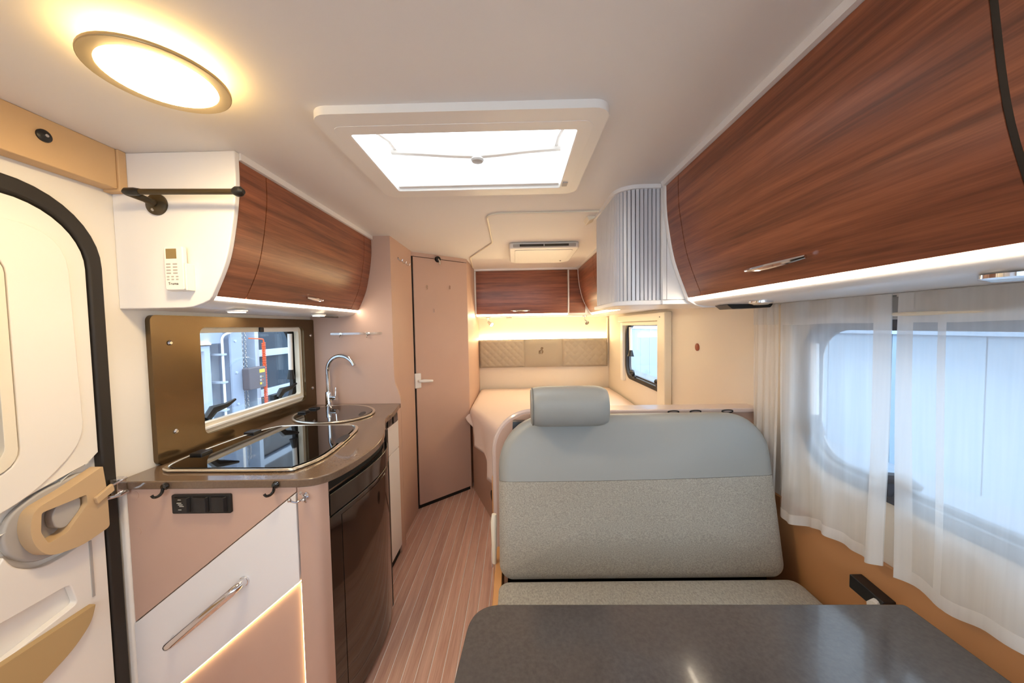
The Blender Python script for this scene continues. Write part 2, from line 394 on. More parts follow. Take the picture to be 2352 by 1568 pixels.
# ---- kitchen window (left)
def ring(ax, y0, z0, y1, z1, r, wd, a, b, n=8):
    return MB().plate(rr(y0 - wd, z0 - wd, y1 + wd, z1 + wd, r + wd, n), ax, a, b, [rr(y0, z0, y1, z1, r, n)])
w1 = thing('window_1', 'kitchen window set in the bronze splashback, looking out into a workshop hall', 'window', (XL, 1.73, .985), kind='structure')
obj('frame', MB().plate(rr(1.382, .982, 2.077, 1.428, .03), 'x', XL - .03, XL - .002, [rr(1.392, 1.028, 2.052, 1.400, .012)]), 'ivory_plastic', w1, bevel=.002)
obj('sill_profile', MB().box((XL - .012, 1.395, 1.002), (XL + .010, 2.06, 1.013)), 'white_plastic', w1, bevel=.003)
obj('blind_rail', MB().box((XL - .012, 1.76, 1.398), (XL + .004, 2.05, 1.421)), 'white_plastic', w1, bevel=.004)
obj('blind_catch', MB().box((XL - .004, 1.735, 1.398), (XL + .008, 1.76, 1.422)), 'black_plastic', w1, bevel=.003)
obj('seal', ring('x', 1.30, .97, 2.045, 1.432, .12, .05, XL - .062, XL - .041), 'rubber', w1)
obj('pane', MB().plate(rr(1.25, .93, 2.09, 1.48, .12), 'x', XL - .07, XL - .063), 'acrylic_clear', w1)
st = obj('stay_arm', MB().tube([(XL - .032, 2.02, 1.385), (XL - .035, 2.02, 1.17)], .012, 10), 'white_plastic', w1)
obj('stay_knob', MB().tube([(XL - .035, 2.02, 1.175), (XL - .038, 2.02, 1.12)], [.012, .022], 10), 'black_plastic', st)
for yy, s in ((1.47, 1), (1.92, 1)):
    lt = obj('latch', MB().tube([(XL - .05, yy, 1.03), (XL - .045, yy + .03, 1.065), (XL - .02, yy + .07, 1.075), (XL - .02, yy + .12, 1.09)], [.016, .02, .012, .006], 8), 'black_plastic', w1)
    obj('latch_base', MB().box((XL - .075, yy - .03, 1.02), (XL - .05, yy + .03, 1.05)), 'black_plastic', lt, bevel=.004)

# ---- dinette window (right)
w2 = thing('window_2', 'large dinette window with rounded corners behind the sheer curtains', 'window', (XR, .5, .945), kind='structure')
obj('seal', ring('x', -.15, .945, 1.198, 1.385, .11, .035, XR - .012, XR + .012), 'grey_rubber', w2, bevel=.004)
obj('inner_seal', ring('x', -.14, .955, 1.19, 1.375, .10, .014, XR + .012, XR + .03), 'grey_rubber', w2)
obj('pane', MB().plate(rr(-.17, .925, 1.22, 1.405, .12), 'x', XR + .03, XR + .038), 'acrylic_tint', w2)
obj('blind_cassette', MB().box((XR - .045, -.3, 1.405), (XR, 1.27, 1.466)), 'handle_grey', w2, bevel=.006)
obj('blind_guide', MB().box((XR - .035, 1.240, .80), (XR, 1.272, 1.405)), 'white_plastic', w2, bevel=.004)
obj('blind_pull', MB().tube([(XR - .055, .60, 1.418), (XR - .055, .90, 1.418)], .005, 8), 'ivory_plastic', w2)
st = obj('stay_arm', MB().tube([(XR - .02, 1.165, 1.33), (XR - .02, 1.16, 1.09)], .011, 10), 'white_plastic', w2)
obj('stay_knob', MB().tube([(XR - .02, 1.16, 1.095), (XR - .02, 1.155, 1.03)], [.013, .026], 10), 'grey_rubber', st)
for yy in (.93, .30, .62):
    lt = obj('latch', MB().tube([(XR - .015, yy, .94), (XR - .03, yy - .01, .985), (XR - .03, yy - .05, 1.0), (XR - .03, yy - .085, .99)], [.016, .018, .014, .008], 8), 'grey_rubber', w2)
    obj('latch_base', MB().box((XR - .02, yy - .03, .925), (XR - .005, yy + .03, .955)), 'grey_rubber', lt, bevel=.004)

# ---- bed window (right, rear)
w3 = thing('window_3', 'small bed window with cream blind frame beside the grooved corner cabinet', 'window', (XR, 2.7, .9), kind='structure')
obj('seal', ring('x', 2.335, .955, 3.175, 1.40, .10, .035, XR - .012, XR + .012), 'rubber', w3, bevel=.004)
obj('inner_seal', ring('x', 2.34, .965, 3.165, 1.39, .09, .016, XR + .012, XR + .03), 'grey_rubber', w3)
obj('pane', MB().plate(rr(2.31, .925, 3.205, 1.43, .12), 'x', XR + .03, XR + .038), 'acrylic_clear', w3)
obj('blind_frame', MB().box((XR - .05, 2.265, .74), (XR, 2.39, 1.484)), 'ivory_plastic', w3, bevel=.008)
obj('top_rail', MB().box((XR - .045, 2.39, 1.425), (XR, 3.32, 1.484)), 'ivory_plastic', w3, bevel=.008)
obj('blind_rail', MB().box((XR - .03, 2.39, 1.395), (XR - .005, 3.24, 1.424)), 'ivory_plastic', w3, bevel=.004)
obj('blind_guide', MB().box((XR - .03, 3.225, .885), (XR, 3.29, 1.425)), 'white_plastic', w3, bevel=.004)
obj('fixing_screw', MB().lathe([(.004, 0), (.004, .003)], (XR - .05, 2.34, 1.45), (-1, 0, 0), 10), 'black_plastic', w3)
st = obj('stay_arm', MB().tube([(XR + .004, 3.10, 1.38), (XR + .004, 3.09, 1.17)], .014, 10), 'white_plastic', w3)
obj('stay_knob', MB().tube([(XR + .004, 3.09, 1.175), (XR, 3.085, 1.12)], [.014, .03], 10), 'black_plastic', st)
for yy in (2.96, 2.43):
    lt = obj('latch', MB().tube([(XR - .012, yy + .03, .96), (XR - .03, yy, 1.0), (XR - .03, yy - .04, .995)], [.016, .022, .008], 8), 'black_plastic', w3)
    obj('latch_base', MB().box((XR - .02, yy - .03, .945), (XR - .002, yy + .04, .968)), 'black_plastic', lt, bevel=.003)

# ---- entry door (left)
d2 = thing('door_2', 'white entry door at the left edge, framed by a thick black rubber seal', 'door', (XL, .66, .02), kind='structure')
dwin = rr(.42, 1.075, .846, 1.60, .05)
obj('leaf', MB().plate(rr(.30, .05, 1.042, 1.775, [.18, .18, .04, .04]), 'x', XL - .035, XL - .012, [dwin]), 'door_white', d2)
obj('seal', MB().plate(rr(.26, .0, 1.074, 1.812, [.205, .205, .05, .05], 10), 'x', XL - .038, XL + .014, [rr(.30, .05, 1.038, 1.768, [.17, .17, .04, .04], 10)]), 'rubber', d2, bevel=.01, bseg=3)
arc = [(.869 + .165 * math.cos(a), 1.597 + .165 * math.sin(a)) for a in [PI / 2 * i / 10 for i in range(11)]]
up = [(.30, .82)] + fillet([(.69, .86), (.84, .915), (.90, .955), (.97, 1.01), (1.02, 1.026)], .02) + [(1.034, 1.045)] + arc + [(.30, 1.762)]
obj('upper_panel', MB().plate(up, 'x', XL - .012, XL + .006, [rr(.40, 1.055, .866, 1.62, .06)]), 'door_white', d2, bevel=.008, bseg=3)
obj('upper_bulge', MB().plate(fillet([(.30, 1.70), (.99, 1.70), (1.0, 1.10), (.93, 1.02), (.84, .965), (.30, .90)], [0, .12, .1, .1, .1, 0]), 'x', XL + .0, XL + .013, [rr(.40, 1.055, .866, 1.62, .06)]), 'door_white', d2, bevel=.012, bseg=4)
wf = obj('door_window', MB().plate(rr(.405, 1.06, .861, 1.615, .055), 'x', XL - .02, XL + .016, [rr(.425, 1.085, .838, 1.59, .045)]), 'ivory_plastic', d2, bevel=.004)
obj('pane', MB().plate(rr(.425, 1.085, .838, 1.59, .045), 'x', XL - .015, XL - .008), 'bronze_glass', wf)
lo = fillet([(.30, .76), (.70, .77), (.80, .80), (.825, .86), (.86, .80), (.92, .775), (1.034, .815), (1.034, .06), (.30, .06)], [0, .04, .03, .01, .04, .05, .012, .03, 0])
lo = [(.30, .80), (.80, .82), (.815, .84)] + spline([(.825, .855), (.845, .815), (.89, .785), (.95, .785), (1.01, .805)], 5) + [(1.034, .82), (1.034, .06), (.30, .06)]
pk = fillet([(.36, .70), (.945, .695), (.958, .63), (.80, .60), (.36, .60)], .012)
obj('lower_panel', MB().plate(lo, 'x', XL - .012, XL + .010, [pk]), 'door_white', d2, bevel=.008, bseg=3)
obj('pocket_lining', MB().plate([(.35, .71), (.97, .71), (.97, .58), (.35, .58)], 'x', XL - .034, XL - .0125), 'door_white', d2)
obj('pocket_front', MB().plate(fillet([(.30, .605), (.985, .606), (.972, .56), (.93, .52), (.85, .485), (.30, .43)], [0, .004, .02, .03, .03, 0]), 'x', XL + .010, XL + .030), 'pocket_beige', d2, bevel=.004)
obj('panel_edge', MB().box((XL + .008, .992, .62), (XL + .013, .998, .79)), 'handle_grey', d2)
bowl = obj('handle_bowl', MB().plate(fillet([(.845, .955), (.90, .985), (.99, 1.0), (1.012, .99), (1.012, .815), (.95, .795), (.88, .80), (.832, .85), (.826, .91)], .03), 'x', XL - .011, XL + .006), 'handle_grey', d2, bevel=.006)
lev = obj('handle', MB().plate(fillet([(.862, .955), (.93, .975), (1.015, 1.008), (1.022, .92), (1.022, .818), (.955, .803), (.885, .815), (.858, .86), (.852, .91)], [.02, .01, .004, .004, .01, .02, .03, .03, .02]), 'x', XL + .006, XL + .042, [fillet([(.876, .94), (.972, .942), (.972, .915), (.925, .86), (.885, .852), (.872, .89)], .006)]), 'handle_beige', d2, bevel=.003)
obj('lock_button', MB().plate(fillet([(.915, .94), (.968, .94), (.966, .905), (.93, .868), (.908, .88), (.903, .915)], .012), 'x', XL + .006, XL + .030), 'handle_grey', lev, bevel=.003)
obj('latch_tab', MB().plate(fillet([(.985, .925), (1.03, .948), (1.034, .925), (.99, .905)], .004), 'x', XL + .042, XL + .052), 'handle_beige', lev, bevel=.002)
sk = obj('strike_plate', MB().box((XL + .0145, 1.048, .895), (XL + .042, 1.0755, .952)), 'chrome', d2, bevel=.003)
obj('strike_pin', MB().tube([(XL + .036, 1.02, .905), (XL + .046, 1.05, .902), (XL + .045, 1.072, .905)], .006, 8), 'chrome', sk)
obj('strike_pin', MB().tube([(XL + .026, 1.015, .93), (XL + .045, 1.05, .944), (XL + .045, 1.072, .948)], .004, 8), 'chrome', sk)

# header box over entry door
hb = thing('door_header_box', 'tan box with a dark round button along the ceiling above the entry door', 'box', (-1.265, .3, 1.857))
obj('box_body', MB().box((XL, YF, 1.857), (-1.24, 1.098, ZC)), 'beige_box', hb, bevel=.003)
obj('end_cap', MB().box((XL, 1.098, 1.85), (-1.234, 1.122, ZC)), 'beige_box', hb, bevel=.003)
bt = obj('button', MB().lathe([(.016, 0), (.016, .004), (.011, .007)], (-1.24, .929, 1.93), (1, 0, 0), 20), 'black_plastic', hb)
obj('button_pin', MB().lathe([(.004, 0), (.004, .004)], (-1.233, .929, 1.93), (1, 0, 0), 12), 'satin_metal', bt)

# ================================================================== CEILING THINGS
lp = thing('ceiling_lamp', 'round lit ceiling lamp with a metal ring above the entry door', 'lamp', (-.742, .753, 1.935))
obj('mount', MB().lathe([(.085, 0), (.085, .018), (.095, .02)], (-.742, .753, 1.96), (0, 0, 1), 40), 'white_plastic', lp)
obj('halo_diffuser', MB().lathe([(.098, 0), (.098, .016)], (-.742, .753, 1.946), (0, 0, 1), 40), 'lamp_halo', lp)
obj('ring', MB().plate(ell(0, 0, .117, .117), 'z', 1.938, 1.946, [ell(0, 0, .093, .093)]), 'lamp_ring', lp, bevel=.002).location += Vector((-.742, .753, 0))
obj('diffuser', MB().lathe([(.0925, .010), (.0925, .004), (.085, 0), (.05, -.003), (.002, -.004)], (-.742, .753, 1.934), (0, 0, 1), 40), 'lamp_glow', lp)

sk = thing('skylight', 'white framed roof window over the aisle, glowing with daylight', 'skylight', (-.14, 1.24, ZC))
obj('frame', MB().plate(rr(-.53, .915, .257, 1.492, .045), 'z', 1.958, ZC, [rr(-.462, 1.012, .184, 1.425, .008)]), 'white_plastic', sk, bevel=.018, bseg=5)
obj('inner_frame', MB().plate(rr(-.50, .97, .225, 1.475, .03), 'z', 1.957, 1.964, [rr(-.464, 1.008, .186, 1.427, .012)]), 'white_plastic', sk, bevel=.005, bseg=3)
obj('shaft', MB().plate(rr(-.478, .998, .20, 1.442, .02), 'z', 1.963, 2.10, [rr(-.466, 1.010, .188, 1.43, .015)]), 'white_plastic', sk)
obj('blind_slide', MB().box((-.458, 1.408, 1.968), (.18, 1.426, 1.976)), 'white_plastic', sk, bevel=.003)
obj('blind_catch', MB().box((.19, 1.37, 1.953), (.21, 1.405, 1.958)), 'handle_grey', sk, bevel=.002)
hb2 = obj('handle_bar', MB().tube(spline([(-.455, 1.335, 2.075), (-.36, 1.333, 2.068), (-.137, 1.325, 2.05), (.06, 1.333, 2.068), (.177, 1.335, 2.075)], 8), .017, 10), 'white_plastic', sk)
obj('knob', MB().lathe([(.008, .02), (.010, .008), (.022, .006), (.024, 0), (.02, -.006), (.004, -.008)], (-.133, 1.325, 2.026), (0, 0, 1), 24), 'handle_grey', hb2)
for s in (-1, 1):
    obj('hinge_arm', MB().tube([(-.139 + s * .305, 1.10, 2.03), (-.139 + s * .30, 1.25, 2.07), (-.139 + s * .30, 1.335, 2.075)], .008, 8), 'white_plastic', sk)
obj('dome', MB().grid(lambda u, v: (-.50 + .72 * u, .98 + .49 * v, 2.105 + .07 * (1 - (2 * u - 1) ** 4) * (1 - (2 * v - 1) ** 4)), 16, 12), 'dome_milky', sk, solid=.004)

ac = thing('air_conditioner', 'flat white ceiling air conditioner with a black outlet slot over the bed', 'air conditioner', (.205, 2.68, 1.93))
obj('housing', MB().plate(fillet([(-.037, 2.42), (.447, 2.42), (.45, 2.93), (.40, 2.99), (.01, 2.99), (-.04, 2.93)], .03), 'z', 1.938, ZC), 'white_plastic', ac, bevel=.010, bseg=3)
sl = obj('outlet', MB().box((-.01, 2.412, 1.945), (.42, 2.425, 1.967)), 'handle_grey', ac, bevel=.004)
for x0, x1 in ((.035, .198), (.206, .37)): obj('slot', MB().box((x0, 2.407, 1.949), (x1, 2.4125, 1.963)), 'black_gloss', sl)
obj('filter_cover', MB().plate(rr(.0, 2.47, .41, 2.93, .02), 'z', 1.934, 1.938), 'white_plastic', ac, bevel=.002)
obj('indicator', MB().lathe([(.006, 0), (.006, .004)], (.37, 2.87, 1.930), (0, 0, 1), 12), 'black_plastic', ac)

sd = thing('ceiling_sensor', 'small cream sensor block on the ceiling by the grooved corner cabinet', 'sensor', (.415, 1.90, ZC))
obj('sensor_body', MB().plate(fillet([(.395, 1.955), (.432, 1.972), (.432, ZC), (.385, ZC)], .003), 'y', 1.87, 1.96), 'ivory_plastic', sd, bevel=.003)

# ================================================================== OVERHEAD CABINETS
def handle_y(parent, p, nrm, y0, y1):
    n = Vector(nrm).normalized(); c = Vector((p[0], 0, p[1])); ym = (y0 + y1) / 2
    pts = [(c + n * (.010 + .012 * (1 - (2 * t - 1) ** 2))) + Vector((0, y0 + (y1 - y0) * t, 0)) for t in [i / 8 for i in range(9)]]
    h = obj('handle', MB().tube(pts, [.0045, .006, .007, .0075, .008, .0075, .007, .006, .0045], 8), 'chrome', parent)
    q = c + Vector((0, ym, 0)); obj('handle_post', MB().tube([q, q + n * .02], .007, 8), 'chrome', h)
    return h
# left, over the kitchen
profL = spline([(-.890, 1.956), (-.892, 1.86), (-.909, 1.742), (-.936, 1.631), (-.986, 1.522)], 6)
lc = thing('overhead_cabinet', 'curved walnut overhead cabinet with white end panel above the kitchen window', 'cabinet', (-1.1, 1.65, 1.485))
under = [(-.994, 1.512), (-1.015, 1.497), (-1.045, 1.487), (-1.075, 1.484), (XL, 1.484)]
inner = offset_prof(profL, -.019)
body = inner + under + [(XL, ZC), (-.880, ZC), (-.880, 1.958)]
obj('body', MB().plate(body, 'y', 1.142, 2.178), 'white_laminate', lc, smooth=30)
endp = [(x + .004, z) for x, z in profL] + [(-.992, 1.508)] + under[1:] + [(XL, ZC), (-.884, ZC)]
obj('end_panel', MB().plate(endp, 'y', 1.122, 1.1425), 'white_laminate', lc, bevel=.004, smooth=30)
for i, (y0, y1) in enumerate(((1.143, 1.266), (1.270, 2.074), (2.078, 2.177))):
    dr = obj('door' if i == 1 else 'fixed_panel', MB().plate(profL + inner[::-1], 'y', y0, y1), 'walnut_y', lc, smooth=30)
    if i == 1: handle_y(dr, (-.968, 1.558), (.9, 0, -.42), 1.60, 1.735)
obj('light_strip', MB().plate([(-.988, 1.521), (-.992, 1.510), (-1.004, 1.510), (-1.004, 1.521)], 'y', 1.145, 2.176), 'led_white', lc, smooth=0)
for p in ((-1.055, 1.31, 1.484), (-1.03, 1.812, 1.484)):
    d = obj('downlight', MB().lathe([(.034, .001), (.034, -.004), (.03, -.006)], p, (0, 0, 1), 24), 'white_plastic', lc)
    obj('downlight_lens', MB().lathe([(.027, -.0055), (.027, -.008)], p, (0, 0, 1), 24), 'downlight_glow', d)
obj('wire_clip', MB().box((-1.05, 1.86, 1.472), (-1.03, 2.02, 1.4835)), 'black_plastic', lc, bevel=.003)

# right, over the dinette
profR = spline([(.612, 1.956), (.614, 1.87), (.622, 1.795), (.648, 1.656), (.702, 1.508)], 6)
rc = thing('overhead_cabinet', 'long curved walnut overhead cabinet with bright light strip above the curtains', 'cabinet', (.82, .5, 1.475))
innR = offset_prof(profR, .019)
undR = [(.712, 1.497), (.735, 1.480), (.765, 1.474), (.80, 1.472), (XR, 1.472)]
obj('body', MB().plate(innR + undR + [(XR, ZC), (.600, ZC), (.600, 1.958)], 'y', -.6, 1.428), 'white_laminate', rc, smooth=30)
endR = [(x - .004, z) for x, z in profR] + [(.700, 1.497)] + [(.73, 1.478), (.76, 1.468), (XR, 1.468), (XR, ZC), (.596, ZC)]
obj('end_panel', MB().plate(endR, 'y', 1.4285, 1.452), 'white_laminate', rc, bevel=.004, smooth=30)
for i, (y0, y1) in enumerate(((-.6, .468), (.477, 1.325), (1.329, 1.428))):
    dr = obj('fixed_panel' if i == 2 else 'door', MB().plate(profR + innR[::-1], 'y', y0, y1), 'walnut_y', rc, smooth=30)
    if i == 1: handle_y(dr, (.681, 1.558), (-.93, 0, -.36), .82, 1.03)
obj('door_edge', MB().plate(offset_prof(profR, .001) + offset_prof(profR, .017)[::-1], 'y', .4685, .4765), 'rubber', rc, smooth=30)
obj('light_strip', MB().plate([(.704, 1.507), (.709, 1.494), (.722, 1.494), (.722, 1.507)], 'y', -.6, 1.427), 'led_white', rc, smooth=0)
for p in ((.80, 1.15, 1.472), (.775, .555, 1.472)):
    d = obj('downlight', MB().lathe([(.034, .001), (.034, -.005), (.028, -.008)], p, (0, 0, 1), 24), 'chrome', rc)
    obj('downlight_lens', MB().lathe([(.026, -.0075), (.02, -.011)], p, (0, 0, 1), 24), 'satin_metal', d)
ch = obj('charging_shelf', MB().plate(fillet([(.80, 1.455), (.94, 1.458), (.95, 1.4715), (.78, 1.4715)], .004), 'y', 1.30, 1.38), 'black_plastic', rc, bevel=.002)

# corner cabinet with tambour shutter
tc_ = thing('tambour_cabinet', 'white corner cabinet with a silver grooved roller shutter under the ceiling', 'cabinet', (.7, 1.65, 1.485))
cxy = (.525, 1.563); path = [(.607, 1.478), (.525, 1.478)] + [(cxy[0] - .085 * math.sin(a), cxy[1] - .085 * math.cos(a)) for a in [PI / 2 * i / 12 for i in range(1, 13)]] + [(.440, 1.90)]
def along(d):
    for i in range(len(path) - 1):
        a = Vector(path[i]); b = Vector(path[i + 1]); l = (b - a).length
        if d <= l: return a + (b - a) * (d / l), (b - a).normalized()
        d -= l
    return Vector(path[-1]), (Vector(path[-1]) - Vector(path[-2])).normalized()
tot = sum((Vector(path[i + 1]) - Vector(path[i])).length for i in range(len(path) - 1))
core = [(p[0] + .006 if i > 1 else p[0], p[1] + .006) for i, p in enumerate(path)]
core[-1] = (.446, 1.90)
obj('core', MB().plate(core + [(XR, 1.90), (XR, 1.484)], 'z', 1.503, 1.965), 'slat_gap', tc_, smooth=0)
sw = .0168; ns = int(tot / sw)
for k in range(ns):
    p0, t0 = along(k * sw + .0013); p1, t1 = along((k + 1) * sw - .0013); t = (p1 - p0).normalized(); n = Vector((-t.y, t.x))   # faces the aisle
    q = [p0 + n * .0, p0 + t * .001 + n * .003, p1 - t * .001 + n * .003, p1 + n * .0, p1 - n * .004, p0 - n * .004]
    obj('slat', MB().plate([(v.x, v.y) for v in q], 'z', 1.504, 1.964), 'alu_slat', tc_, smooth=0)
def capo(d):
    return [(.607, 1.478 - d), (.525, 1.478 - d)] + [(cxy[0] - (.085 + d) * math.sin(a), cxy[1] - (.085 + d) * math.cos(a)) for a in [PI / 2 * i / 12 for i in range(1, 13)]] + [(.440 - d, 1.90), (XR, 1.90), (XR, 1.4535), (.607, 1.4535)]
obj('top_cap', MB().plate(capo(.012), 'z', 1.964, ZC), 'white_laminate', tc_, smooth=30)
obj('bottom_cap', MB().plate(capo(.014), 'z', 1.484, 1.504), 'white_laminate', tc_, bevel=.004, smooth=30)
obj('front_panel', MB().box((.626, 1.4535, 1.5045), (XR - .001, 1.4835, 1.9635)), 'white_laminate', tc_)
obj('side_rail', MB().box((.6085, 1.4535, 1.504), (.625, 1.484, 1.964)), 'white_laminate', tc_, bevel=.002)

# rear cabinets over the bed
ra = thing('overhead_cabinet', 'walnut overhead cabinet with single flap door on the rear wall above the headboard', 'cabinet', (.1, 3.65, 1.5))
pv = spline([(3.497, 1.958), (3.494, 1.80), (3.50, 1.66), (3.514, 1.530)], 5); pvi = [(y + .018, z) for y, z in pv]
obj('body', MB().plate(pvi + [(3.53, 1.512), (3.55, 1.500), (YB, 1.500), (YB, ZC), (3.49, ZC), (3.49, 1.962)], 'x', -.408, XR - .001), 'white_laminate', ra, smooth=30)
dr = obj('door', MB().plate(pv + pvi[::-1], 'x', -.392, .520), 'walnut_x', ra, smooth=30)
hh = obj('handle', MB().tube([(-.05 + .19 * t, 3.495 - .014 * (1 - (2 * t - 1) ** 2), 1.562) for t in [i / 8 for i in range(9)]], [.004, .006, .007, .007, .008, .007, .007, .006, .004], 8), 'chrome', dr)
obj('handle_post', MB().tube([(.045, 3.505, 1.562), (.045, 3.48, 1.562)], .007, 8), 'chrome', hh)
for x0, x1 in ((-.408, -.394), (.522, .536)): obj('divider', MB().plate([(y - .004, z) for y, z in pv] + [(3.53, 1.512)] + [(y + .004, z) for y, z in pvi[::-1]], 'x', x0, x1), 'white_laminate', ra, smooth=30)
obj('corner_panel', MB().plate([(y + .012, z) for y, z in pv] + [(y + .006, z) for y, z in pvi[::-1]], 'x', .5365, .70), 'walnut_x', ra, smooth=30)
obj('light_strip', MB().plate([(3.516, 1.527), (3.524, 1.512), (3.536, 1.512), (3.536, 1.527)], 'x', -.392, .520), 'led_rear', ra, smooth=0)
obj('switch', MB().box((-.10, 3.62, 1.492), (-.04, 3.65, 1.4995)), 'handle_grey', ra, bevel=.002)

rs = thing('overhead_cabinet', 'curved walnut overhead cabinet above the bed window, half hidden by the corner cabinet', 'cabinet', (.85, 2.7, 1.5))
profS = spline([(.622, 1.956), (.626, 1.87), (.640, 1.77), (.676, 1.64), (.742, 1.526)], 6); innS = offset_prof(profS, .019)
obj('body', MB().plate(innS + [(.755, 1.512), (.79, 1.503), (XR - .001, 1.503), (XR - .001, ZC - .0005), (.612, ZC - .0005), (.612, 1.958)], 'y', 1.902, 3.47), 'white_laminate', rs, smooth=30)
for i, (y0, y1) in enumerate(((1.902, 2.815), (2.819, 3.466))):
    dr = obj('door', MB().plate(profS + innS[::-1], 'y', y0, y1), 'walnut_y', rs, smooth=30)
    if i: handle_y(dr, (.715, 1.562), (-.9, 0, -.42), 2.92, 3.14)
obj('end_strip', MB().plate([(x - .004, z) for x, z in profS] + [(.76, 1.505)] + [(.78, 1.505)] + [(x + .004, z) for x, z in innS[::-1]], 'y', 3.4665, 3.480), 'white_laminate', rs, smooth=30)
obj('light_strip', MB().plate([(.745, 1.524), (.752, 1.511), (.764, 1.511), (.764, 1.524)], 'y', 1.904, 3.465), 'led_rear', rs, smooth=0)

# reading lamps under the rear cabinet
def reading_lamp(label, x, y, lit, aim):
    t = thing('reading_lamp', label, 'lamp', (x, y, 1.5))
    obj('base', MB().lathe([(.022, 0), (.022, -.008), (.016, -.012)], (x, y, 1.4998), (0, 0, 1), 18), 'satin_metal', t)
    obj('arm', MB().tube([(x, y, 1.49), (x, y, 1.455), (x + aim[0] * .3, y + aim[1] * .3, 1.445)], .004, 8), 'chrome', t)
    a = Vector((aim[0], aim[1], aim[2])); c = Vector((x + aim[0] * .3, y + aim[1] * .3, 1.445))
    h = obj('head', MB().tube([c - a.normalized() * .02, c, c + a.normalized() * .035], [.010, .014, .022], 14), 'satin_metal', t)
    obj('bulb', MB().lathe([(.019, 0), (.017, .004), (.006, .008)], c + a.normalized() * .035, a, 14), 'spot_glow' if lit else 'plastic_clear', h)
reading_lamp('small lit reading lamp under the rear cabinet near the bathroom side', -.29, 3.62, True, (.05, -.03, -.04))
reading_lamp('small unlit reading lamp under the rear cabinet near the bed window', .70, 3.56, False, (.02, -.05, -.04))

# ================================================================== KITCHEN
top_pts = [(XL, 1.0765), (-1.262, 1.0765), (-.72, 1.0765)] + spline([(-.70, 1.0765), (-.655, 1.088), (-.618, 1.125), (-.594, 1.20), (-.580, 1.30), (-.578, 1.40), (-.592, 1.50), (-.627, 1.62), (-.664, 1.72), (-.690, 1.80), (-.700, 1.86), (-.704, 1.95), (-.722, 2.07), (-.736, 2.14)], 5) + [(-.738, 2.178), (XL, 2.178)]
tag(obj('worktop', MB().plate(top_pts, 'z', .905, .932), 'worktop_stone', None, bevel=.004, smooth=30), 'glossy brown stone-look kitchen worktop with a curved front edge', 'worktop')

kb = thing('kitchen_base', 'beige kitchen base unit with a white diagonal drawer front facing the camera', 'cabinet', (-.98, 1.3, 0))
obj('carcass', MB().plate([(XL + .03, 1.1005), (-.70, 1.1005), (-.66, 1.125), (-.66, 1.72), (-.76, 1.74), (-.76, 2.178), (XL + .001, 2.178), (XL + .001, 1.1005)], 'z', .0, .9045), 'beige_laminate', kb, smooth=0)
xl, xr = -1.261, -.712
obj('front_panel', MB().plate([(xl, .462), (xr, .889), (xr, .9045), (xl, .9045)], 'y', 1.084, 1.1), 'beige_laminate', kb, bevel=.001)
dw = obj('drawer_front', MB().plate([(xl, .458), (xr, .885), (xr, .595), (xl, .140)], 'y', 1.080, 1.098), 'white_laminate', kb, bevel=.0015)
hp = [Vector((-1.128, 1.08, .405)), Vector((-1.125, 1.055, .410)), Vector((-1.10, 1.040, .430)), Vector((-1.0, 1.030, .512)), Vector((-.915, 1.040, .581)), Vector((-.893, 1.055, .599)), Vector((-.890, 1.08, .601))]
dh = obj('handle', MB().tube(spline(hp, 5), .0135, 14), 'chrome', dw)
for p in (hp[0], hp[-1]): obj('rosette', MB().lathe([(.016, 0), (.015, .005), (.011, .007)], (p.x, 1.0798, p.z), (0, -1, 0), 20), 'chrome', dh)
obj('lower_panel', MB().plate([(xl, .02), (xl, .130), (xr, .585), (xr, .02)], 'y', 1.092, 1.1), 'beige_laminate', kb)
obj('accent_light', MB().plate([(xl, .1385), (xr, .5935), (xr, .591), (xl, .136)], 'y', 1.0855, 1.0915), 'led_warm', kb, smooth=0)
obj('accent_light', MB().box((xr + .0005, 1.0865, .02), (xr + .003, 1.0915, .585)), 'led_warm', kb, smooth=0)
for z in (.885, .765): obj('screw_cap', MB().lathe([(.014, 0), (.014, .0015)], (-1.236, 1.084, z), (0, -1, 0), 20), 'beige_laminate', kb)
col = spline([(-.7085, 1.0845), (-.675, 1.086), (-.648, 1.10), (-.634, 1.13)], 6)
obj('corner_post', MB().plate(col + [(-.66, 1.1335), (-.7085, 1.1335)], 'z', 0, .9045), 'beige_laminate', kb, smooth=40)
# slim white unit between fridge and partition
sc = thing('slim_cabinet', 'slim white cabinet with drawer over door between fridge and partition', 'cabinet', (-.75, 1.95, 0))
obj('side_post', MB().box((-.759, 2.118, 0), (-.738, 2.178, .9045)), 'beige_laminate', sc, bevel=.002)
obj('plinth', MB().box((-.758, 1.74, 0), (-.75, 2.117, .05)), 'dark_void', sc)
obj('door', MB().box((-.7595, 1.742, .055), (-.736, 2.116, .672)), 'white_laminate', sc, bevel=.002)
obj('drawer', MB().box((-.7595, 1.742, .677), (-.736, 2.116, .842)), 'white_laminate', sc, bevel=.002)
vg = thing('socket_strip', 'black socket strip under the worktop edge above the slim white drawer', 'socket', (-.74, 1.95, .875))
obj('strip_body', MB().box((-.7595, 1.79, .848), (-.724, 2.07, .904)), 'black_plastic', vg, bevel=.003)
for y0 in (1.81, 1.90, 1.99): obj('socket_flap', MB().box((-.7235, y0, .855), (-.719, y0 + .07, .898)), 'black_gloss', vg, bevel=.002)
